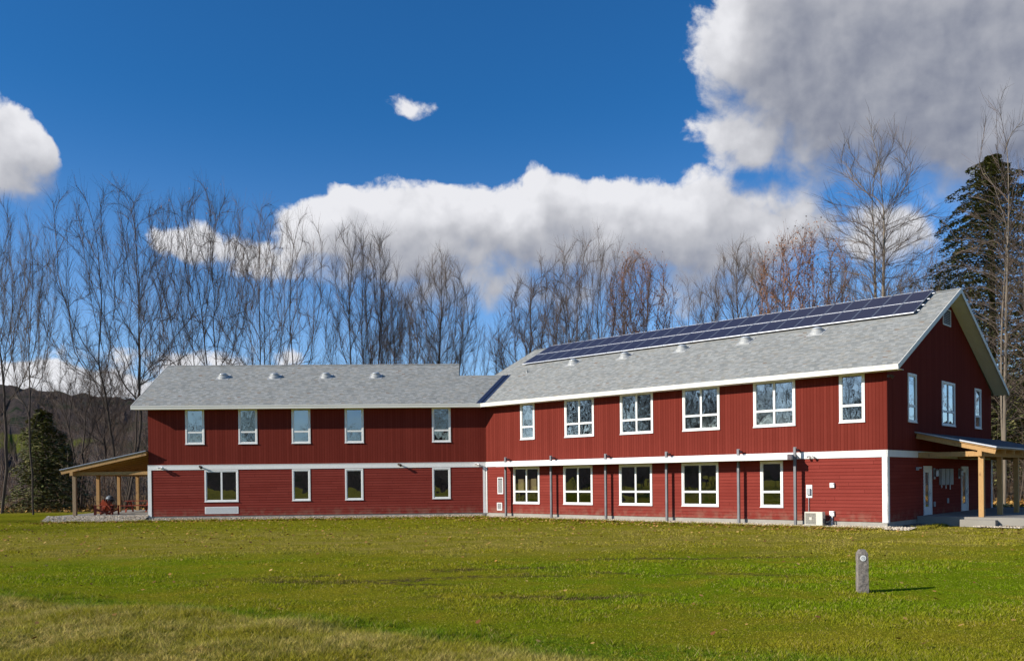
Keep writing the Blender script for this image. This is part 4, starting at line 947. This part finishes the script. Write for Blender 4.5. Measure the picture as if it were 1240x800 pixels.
# ------------------------------------------------------------------ trees
def par_np(par, idx): return np.maximum(np.asarray(par)[idx], 0)
def grow(seed, H, kind, dens=1.0):
    """bare deciduous tree: branches reach out towards points scattered through a crown volume; unit height about 20 m"""
    g = np.random.default_rng(seed); k = H/20.
    #        stems spread fork  zc    rz   rx   n     kill
    P_ = {'vase':   (3, .32, 4.0, 12.9, 7.6, 5.8, 1900, .54), 'fork': (1, .0, 5.5, 12.8, 7.6, 3.6, 1300, .50), 'leader': (2, .045, 15.0, 12.2, 8.2, 3.5, 1300, .55),
          'brushy': (4, .16, 3.4, 12.6, 7.8, 3.5, 1700, .46), 'low': (2, .12, 5.0, 12.8, 7.5, 3.8, 1000, .60)}[kind]
    ns, spread, fork, zc, rz, rx, n, kill = P_; n = int(n*(.55+.45*dens))
    u = g.normal(size=(n, 3)); u /= np.linalg.norm(u, axis=1)[:, None]; rad = g.random(n)**.42; u = u*rad[:, None]
    lob = 1+.16*np.sin(3*np.arctan2(u[:, 1], u[:, 0])+seed)+.12*np.sin(5*u[:, 2]+seed*2)
    A = np.stack([u[:, 0]*rx*lob, u[:, 1]*rx*lob, zc+u[:, 2]*rz*(1+.08*np.sin(4*u[:, 0]+seed))], 1)
    A[:, :2] *= (.55+.45*np.clip((A[:, 2]-(zc-rz))/(rz*1.0), 0, 1))[:, None]*(1 if kind != 'leader' else 1.0)
    if kind == 'leader': A[:, :2] *= np.clip(1.25-(A[:, 2]-(zc-rz))/(2*rz)*.75, .3, 1.1)[:, None]
    D = .38; N = [np.array([0., 0., -.3])]; par = [-1]
    for s_ in range(ns):
        a = 2*math.pi*(s_+g.random()*.5)/ns; d = np.array([math.cos(a)*spread, math.sin(a)*spread, 1.])
        d /= np.linalg.norm(d); p = N[0]; q = 0
        for i in range(int(fork*g.uniform(.85, 1.2)/D)):
            wv = .012 if kind == 'leader' else .035; d = d + np.array([g.normal()*wv, g.normal()*wv, .02]); d /= np.linalg.norm(d); p = p+d*D; N.append(p); par.append(q); q = len(N)-1
    N = np.array(N); par = list(par); dist = np.full(len(A), 1e9); near = np.zeros(len(A), int); alive = np.ones(len(A), bool)
    def upd(lo):
        dd = np.linalg.norm(A[:, None, :]-N[None, lo:, :], axis=2); m_ = dd.argmin(1); v = dd[np.arange(len(A)), m_]; b_ = v < dist; dist[b_] = v[b_]; near[b_] = m_[b_]+lo
    upd(0); spawned = {}
    for it in range(90):
        act = alive & (dist < (7.5 if it < 14 else 3.2))
        if not act.any(): break
        idx = near[act]; vec = A[act]-N[idx]; vec /= np.linalg.norm(vec, axis=1)[:, None]+1e-9
        pn = N[idx]-N[par_np(par, idx)]; pn /= np.linalg.norm(pn, axis=1)[:, None]+1e-9; okk = (vec*pn).sum(1) > (.12 if it > 3 else -.6); idx, vec = idx[okk], vec[okk]
        if len(idx) == 0: break
        sp = np.array([spawned.get(int(i), 0) < 2 for i in idx]); dead = np.where(act)[0][okk][~sp]; alive[dead] = False; idx, vec = idx[sp], vec[sp]
        if len(idx) == 0: continue
        uq, inv = np.unique(idx, return_inverse=True)
        for i in uq: spawned[int(i)] = spawned.get(int(i), 0)+1
        inv = inv.ravel()
        sm = np.zeros((len(uq), 3)); np.add.at(sm, inv, vec)
        sm /= np.linalg.norm(sm, axis=1)[:, None]+1e-9; pr = np.array([N[i]-N[par[i]] if par[i] >= 0 else (0, 0, D) for i in uq])/D
        d = sm*.55+pr*1.0+g.normal(size=sm.shape)*.085; d[:, 2] += .10; d /= np.linalg.norm(d, axis=1)[:, None]
        new = N[uq]+d*D; lo = len(N); N = np.concatenate([N, new]); par += list(uq); upd(lo); alive &= dist > kill
        if len(N) > 5200: break
    M_ = len(N); par = np.array(par); kids = [[] for _ in range(M_)]
    for i in range(1, M_): kids[par[i]].append(i)
    area = np.zeros(M_); pw = 2.12; r0 = .0115
    for i in range(M_-1, -1, -1): area[i] = (r0**pw if not kids[i] else 0)+sum(area[c] for c in kids[i])
    R = np.maximum(area, 1e-9)**(1/pw); R *= min(1., (.30 if ns == 1 else .22 if ns < 4 else .15)/max(R[kids[0][0]], 1e-6))**.6; R = np.maximum(R, .0085)
    T, Cw = MB(), MB(); st = [(0, c) for c in kids[0]]
    while st:
        p, c = st.pop(); pts = [N[p], N[c]]; rr = [min(R[p], R[c]*1.25), R[c]]; i = c
        while kids[i]:
            ks = sorted(kids[i], key=lambda q: -area[q]); st += [(i, q) for q in ks[1:]]; i = ks[0]; pts.append(N[i]); rr.append(R[i])
        if len(pts) > 3:                       # thin out straight runs
            keep = [0]+[q for q in range(1, len(pts)-1) if q % 2 == 0 or rr[q] > .05]+[len(pts)-1]; pts = [pts[q] for q in keep]; rr = [rr[q] for q in keep]
        big = rr[0] > .055; (T if big else Cw).tube([tuple(q*k) for q in pts], [q*k for q in rr], 7 if rr[0] > .1 else 5 if big else 3, cap=False)
    thin = np.where(R < .034)[0]; c0 = np.array([0, 0, zc*.55])
    for i in thin:
        base = N[i]-N[par[i]]; base /= np.linalg.norm(base)+1e-9
        for _ in range(int(4.4*dens+g.random())):
            v = g.normal(size=3); v -= base*v.dot(base); v /= np.linalg.norm(v)+1e-9; d = base*.85+v*g.uniform(.35, .8)+np.array([0, 0, .22]); d /= np.linalg.norm(d)
            L = g.uniform(.45, 1.25); q = N[i]-base*D*g.random(); q1 = q+d*L*.5; d2_ = d+g.normal(size=3)*.16; d2_[2] += .08; q2 = q1+d2_*L*.6
            Cw.tube([tuple(q*k), tuple(q1*k), tuple(q2*k)], [.0064*k, .0056*k, .0035*k], 3, cap=False)
    return T, Cw
def mesh_of(mb, name, material):
    me = bpy.data.meshes.new(name); me.from_pydata(mb.v, [], mb.f); me.materials.append(material); return me
PROTO = {}
def proto(key, seed, kind, bark, twig, leaves=0, dens=1.0):
    T, Cw = grow(seed, 20., kind, dens)
    h = np.percentile(np.array(Cw.v)[:, 2], 99.7); V_ = np.array(Cw.v); 
    tm, cm = mesh_of(T, 'trunk', M[bark]), mesh_of(Cw, 'crown', M[twig]); lm = None
    if leaves:
        rr = np.random.default_rng(seed); idx = rr.integers(0, len(V_), leaves); p = V_[idx]; p = p[p[:, 2] > 5]; n = len(p)
        a = rr.normal(size=(n, 3))*.032; b_ = rr.normal(size=(n, 3))*.032; q = np.stack([p-a, p+b_, p+a, p-b_], 1).reshape(-1, 3)
        o = np_mesh('leaves', q, 4, M['redleaf']); lm = o.data; bpy.data.objects.remove(o)
    wdt = np.percentile(np.abs(V_[:, 0]), 97)
    PROTO[key] = (tm, cm, lm, h, wdt)
proto('l2', 33, 'leader', 'barklite', 'twig', dens=.5); proto('v1', 11, 'vase', 'bark', 'twig'); proto('v2', 12, 'vase', 'bark', 'twig', 160); proto('f1', 21, 'fork', 'bark', 'twig')
proto('f2', 22, 'fork', 'bark', 'twiglite'); proto('l1', 31, 'leader', 'barklite', 'twiglite'); proto('b1', 41, 'brushy', 'bark', 'twiglite', dens=1.5)
proto('b2', 42, 'brushy', 'bark', 'twig', dens=1.4); proto('b3', 43, 'brushy', 'barklite', 'twigred', 9000, dens=1.4); proto('s1', 51, 'low', 'bark', 'twig')
ntree = 0
def tree(px, dep, ytop, width_px, key, label, rot=0., group='bare trees behind the building', cat='tree', lean=0.):
    global ntree
    tm, cm, lm, h, wd = PROTO[key]
    x = (px-620)/F_PX*dep; hz = 581+(620-px)*.0109; H = (hz-ytop)/F_PX*dep+1.973-GROUND
    sz = H/h; sx = (width_px/2/F_PX*dep)/wd
    sx = max(min(sx, sz*1.35), sz*.6)
    o = empty('bare_tree', (x, dep, GROUND), rot, (sx, sx, sz)); tag(o, label, cat, group)
    if lean: o.rotation_euler[1] = lean
    for nm, me in (('trunk', tm), ('crown', cm), ('leaves', lm)):
        if me is None: continue
        c = bpy.data.objects.new(nm, me); col.objects.link(c); c.parent = o
    ntree += 1
tree(2, 70, 244, 95, 'f1', 'tall bare tree cut by the left edge of the picture', .3)
tree(40, 66, 262, 62, 'f2', 'slender bare tree just right of the left edge, in front of the dark conifer', 2.1)
tree(150, 72, 226, 160, 'v1', 'broad dark bare tree with fanning stems rising over the left porch', 1.0)
tree(98, 78, 395, 95, 's1', 'low open bare tree between the conifer and the left porch', .6)
tree(202, 84, 300, 55, 's1', 'thin bare tree at the left corner of the roof, behind the broad dark one', 1.7)
tree(252, 76, 222, 125, 'v2', 'tallest bare tree over the left roof, in front of the small white cloud', 2.6)
tree(335, 74, 250, 130, 'v1', 'wide bare tree with long limbs reaching right over the first roof vents', 3.9)
tree(446, 84, 274, 88, 'b2', 'upright many stemmed bare tree above the middle of the left roof', .4)
tree(534, 88, 306, 88, 'b1', 'rounded fine twigged bare tree near the right end of the left ridge', 1.9)
tree(588, 98, 392, 60, 's1', 'small distant bare tree over the notch between the two roofs', 2.5)
tree(645, 86, 330, 110, 'b2', 'spreading bare tree just above the low left end of the solar panels', 2.8, lean=-.06)
tree(716, 84, 280, 115, 'v2', 'tall bare tree centred behind the left half of the solar panels', .9)
tree(776, 88, 306, 80, 'b3', 'russet tinted tree still holding leaves behind the solar panels', 1.2)
tree(842, 96, 335, 70, 's1', 'small grey bare tree between the russet tree and the pale twiggy pair', 3.3)
tree(898, 94, 292, 95, 'b1', 'pale grey twiggy tree, left one of the pale pair behind the panels', 4.0)
tree(968, 90, 280, 105, 'b3', 'reddish twiggy tree left of the very tall tree near the gable', 5.0)
tree(1020, 98, 318, 80, 'b1', 'hazy grey bare tree at the foot of the very tall tree', 2.2)
tree(1066, 74, 152, 125, 'l1', 'very tall slender bare tree with twin pale trunks left of the gable peak', 2.4)
tree(1128, 84, 295, 100, 's1', 'crooked bare tree right behind the gable peak, beside the hemlock', 1.1)
tree(1216, 60, 112, 110, 'l2', 'tallest pale trunked bare tree in front of the hemlock at the right edge', 4.4)
tree(1252, 66, 170, 80, 'l2', 'bare tree half outside the right edge of the picture', .2)
# back rows, thin trees seen between
rr = random.Random(77)
for i, (px, yt, lab) in enumerate(((64, 470, 'thin bare sapling standing before the dark conifer'), (128, 430, 'slim dark bare tree directly behind the left porch roof'), 
                                   (486, 345, 'short bare tree between the many stemmed and the rounded tree'), 
                                   (680, 345, 'short bare tree behind the lower end of the solar array'), (1095, 330, 'short bare tree between the very tall tree and the gable peak'), (1148, 310, 'short bare tree overlapping the left side of the hemlock'))):
    tree(px, 92+rr.random()*14, yt, 75, ('s1', 'b1', 'b2')[i % 3], lab, rr.random()*6, 'smaller bare trees behind the building')
# conifers
def conifer(name, loc, H, W, seed, label, nb=150, leafs=150, base=.08, sparse=1.0, size=.22):
    r = random.Random(seed); g = np.random.default_rng(seed); root = tag(empty(name, loc), label, 'conifer', 'evergreens behind the building')
    T = MB(); T.tube([(0, 0, 0), (0, 0, H*.5), (.1, 0, H*.98)], [H*.016, H*.01, .02], 8)
    Q = []
    for i in range(nb):
        t = base+(1-base)*(i/nb)**.92; z = H*t; a = i*2.399+r.random()*.8; prof = (1-t)**.55*(.6+.4*min(1, (t-base+.05)/.14)); L = W/2*prof*r.uniform(.5, 1.22)+.25
        d = Vector((math.cos(a), math.sin(a), 0)); p = [Vector((0, 0, z)), Vector((0, 0, z))+d*L*.5+Vector((0, 0, L*.06)), Vector((0, 0, z))+d*L+Vector((0, 0, -L*.16))]
        T.tube(p, [.05, .03, .012], 4, cap=False)
        k = int(leafs*(.3+L/(W/2))*sparse); u = g.random(k)**.7; side = (g.random(k)-.5)*2*(.12+.36*np.sin(np.pi*np.clip(u, 0, 1)))*L
        zc = np.where(u < .5, u*2*.06*L, .06*L-(u-.5)*2*.22*L) - np.abs(side)*.25 - g.random(k)*.28
        cx = d.x*u*L - d.y*side; cy = d.y*u*L + d.x*side; c = np.stack([cx, cy, z+zc], 1)
        s = size*(.5+g.random(k)); ang = g.random(k)*2*np.pi
        e1 = np.stack([np.cos(ang), np.sin(ang), (g.random(k)-.7)*.8], 1)*s[:, None]; e2 = np.stack([-np.sin(ang), np.cos(ang), (g.random(k)-.5)*.8], 1)*s[:, None]*.42
        Q.append(np.stack([c-e1, c-e2, c+e1, c+e2], 1))
    q = np.concatenate(Q).reshape(-1, 3)
    o = np_mesh('crown', q, 4, M['hemlock']); o.parent = root
    o2 = bpy.data.objects.new('trunk', mesh_of(T, 'trunk', M['bark'])); col.objects.link(o2); o2.parent = root
    return root
def cz(px, dep, yt): return ((px-620)/F_PX*dep, dep, GROUND), (581+(620-px)*.0109-yt)/F_PX*dep+2.25
l_, h_ = cz(1203, 76, 188); conifer('hemlock_tree', l_, h_, 22, 5, 'tall dark green hemlock towering beside the gable at the right edge', nb=260, leafs=420, size=.15, sparse=1.1)
l_, h_ = cz(52, 74, 494); conifer('fir_tree', l_, h_, 6.6, 6, 'small dark fir at the woods edge left of the porch', nb=110, leafs=120, size=.16, base=.03)
l_, h_ = cz(78, 80, 535); conifer('fir_tree', l_, h_, 4.6, 8, 'low dark fir between the small fir and the left porch', nb=70, leafs=90, size=.15, base=.03)
l_, h_ = cz(1262, 84, 300); conifer('hemlock_tree', l_, h_, 10, 9, 'dark hemlock mostly cut off by the right edge of the picture', nb=130, leafs=120, size=.26)
l_, h_ = cz(1150, 98, 420); conifer('hemlock_tree', l_, h_, 8, 10, 'shorter hemlock low behind the right end of the roof', nb=90, leafs=110, size=.24)

# ------------------------------------------------------------------ thickets at the woods' edge
def thicket(xa, xb, ya, yb, n, hmin, hmax, seed):
    r = random.Random(seed); b = MB()
    for i in range(n):
        x = r.uniform(xa, xb); y = r.uniform(ya, yb); h = r.uniform(hmin, hmax)*r.random()**.3; p = Vector((x, y, GROUND)); d = Vector((r.uniform(-.25, .25), r.uniform(-.2, .2), 1)).normalized()
        pts = [p]; 
        for k_ in range(3): d = (d+Vector((r.uniform(-.2, .2), r.uniform(-.2, .2), 0))).normalized(); pts.append(pts[-1]+d*h/3)
        r0 = .008+h*.004; b.tube(pts, [r0, r0*.8, r0*.55, .005], 3, cap=False)
        for k_ in range(7):
            t = r.uniform(.15, .95)*3; i_ = min(int(t), 2); q = pts[i_].lerp(pts[i_+1], t-i_); e = Vector((r.uniform(-1, 1), r.uniform(-1, 1), r.uniform(.1, 1))).normalized(); L = h*r.uniform(.12, .38)
            q2 = q+e*L*.5; q3 = q2+(e+Vector((r.uniform(-.4, .4), r.uniform(-.4, .4), .3))).normalized()*L*.5
            b.tube([q, q2, q3], [.010, .007, .004], 3, cap=False)
    return b
tag(thicket(-62, -20, 76, 92, 1500, 1.5, 7.5, 1).build('brush', M['brush']), 'tangled grey brown brush under the trees left of the building', 'brush', kind='stuff')
tag(thicket(31, 62, 66, 84, 1100, 1.5, 8, 2).build('brush', M['brush']), 'tangled brown brush under the trees right of the building', 'brush', kind='stuff')
def litter():
    n = 9000; x = np.concatenate([rng.uniform(-66, -20, n), rng.uniform(28, 64, n)]); y = np.concatenate([rng.uniform(70, 90, n), rng.uniform(58, 80, n)])
    return leaf_quads(x, y, np.full(2*n, GROUND+.06)+rng.random(2*n)*.12, .10+.12*rng.random(2*n), 1.2)
lt = np_mesh('leaf_litter', litter(), 5, M['deadleaf']); tag(lt, 'brown leaf litter on the forest floor under the bare trees', 'leaves', kind='stuff')
M['asphalt'] = worn('asphalt', (.05, .05, .052), .9, .2, 1.)
b = MB(); b.box(22, 75, 54.2, 59.5, GROUND-.1, GROUND+.05)
tag(b.build('driveway', M['asphalt'], None, W0), kind='structure')

# ------------------------------------------------------------------ hills all round and far woods
def hills():
    az_ = np.radians(np.arange(-180, 180, .35)); rad = np.array([170, 230, 300, 360, 420, 480, 540, 600, 650, 700, 760, 830, 950]); prof = np.array([0, .05, .16, .28, .42, .57, .73, .88, .97, 1., .98, .9, .6])
    g = np.random.default_rng(3); b = MB(); na = len(az_)
    front = np.exp(-(np.abs(az_)/1.05)**6); env = 24+44*front + 3*np.sin(az_*9+1)*front + 4*np.sin(az_*5.3) + 1.2*np.sin(az_*23+2)
    for k_, (r_, p_) in enumerate(zip(rad, prof)):
        jit = g.random(na)*(2.6 if 0 < k_ else 0); h = GROUND-1.5+p_*env+jit*(p_ > 0)+g.normal(size=na)*.4*(k_ > 0)
        rj = r_+g.normal(size=na)*4*(k_ > 0)
        b.v += [(float(rj[i]*math.sin(az_[i])), float(rj[i]*math.cos(az_[i])), float(h[i])) for i in range(na)]
    for k_ in range(len(rad)-1):
        for i in range(na): j = (i+1) % na; b.f.append((k_*na+i, k_*na+j, (k_+1)*na+j, (k_+1)*na+i))
    return b
def mat_hill():
    m, t, b = mat('wooded_hills', (.06, .05, .04), 1.0, spec=0.)
    P = gpos(t); n = t.noise(P, .022, 5, .7); n2 = t.noise(P, .35, 5, .8); n3 = t.noise(P, .09, 4, .7)
    c = t.mix(t.lin(n2, .3, .7), C3(.060, .050, .048), C3(.150, .122, .112)); c = t.mix(t.ss(t.math('ADD', t.math('MULTIPLY', n, .6), t.math('MULTIPLY', n3, .4)), .50, .60), c, C3(.040, .056, .034))  # wood tones lightened with a purple-grey haze tint in the colour
    x, y, z = t.xyz(P)
    fld = t.math('MULTIPLY', t.math('MULTIPLY', t.ss(x, -188, -184), t.ss(x, -150, -160)), t.math('MULTIPLY', t.ss(y, 270, 280), t.ss(y, 340, 325)))
    c = t.mix(fld, c, C3(.16, .18, .03))
    t.put(b.inputs['Base Color'], c); bump(t, b, t.math('ADD', n2, n3), 4.); return m
M['hill'] = mat_hill()
tag(hills().build('hills', M['hill'], smooth=True), kind='structure')
# far wood: bare trees too many and too far to count, on the plain's rim on every side
def farwood():
    lows = []
    for s in (61, 62):
        T, Cw = grow(s, 16., 'low', .8); v = np.array(T.v+Cw.v); k = len(T.v); f = T.f + [tuple(i+k for i in q) for q in Cw.f]; f = np.array([q for q in f if len(q) == 4]); lows.append((v, f))
    r = random.Random(9); VV, FF = [], []; off = 0
    spots = []
    for i in range(34): a = r.uniform(-.62, -.30); spots.append((a, r.uniform(105, 160)))
    for i in range(10): a = r.uniform(.44, .62); spots.append((a, r.uniform(95, 130)))
    for i in range(26): a = r.uniform(-1.42, -.98); spots.append((a, r.uniform(64, 105)))
    for i in range(44): a = r.uniform(.72, 1.45); spots.append((a, r.uniform(58, 105)))
    for i in range(34): a = r.uniform(math.pi*.88, math.pi*1.30); spots.append((a, r.uniform(90, 140)))
    for i in range(42): a = r.uniform(-2.2, -1.45); spots.append((a, r.uniform(70, 120)))
    for a, d in spots:
        v, f = lows[r.randrange(2)]; s = r.uniform(.55, 1.0) if abs(a) < .7 else r.uniform(.8, 1.5); th_ = r.random()*6.28; c, sn = math.cos(th_), math.sin(th_)
        q = np.stack([(v[:, 0]*c-v[:, 1]*sn)*s+d*math.sin(a), (v[:, 0]*sn+v[:, 1]*c)*s+d*math.cos(a), v[:, 2]*s+GROUND], 1)
        VV.append(q[f.ravel()])
    return np.concatenate(VV)
fwd = np_mesh('far_wood', farwood(), 4, M['brush']); tag(fwd, 'distant grey brown wood of bare trees below the hills', 'wood', kind='stuff')

for o in bpy.data.objects:
    if '_mw' in o: del o['_mw']
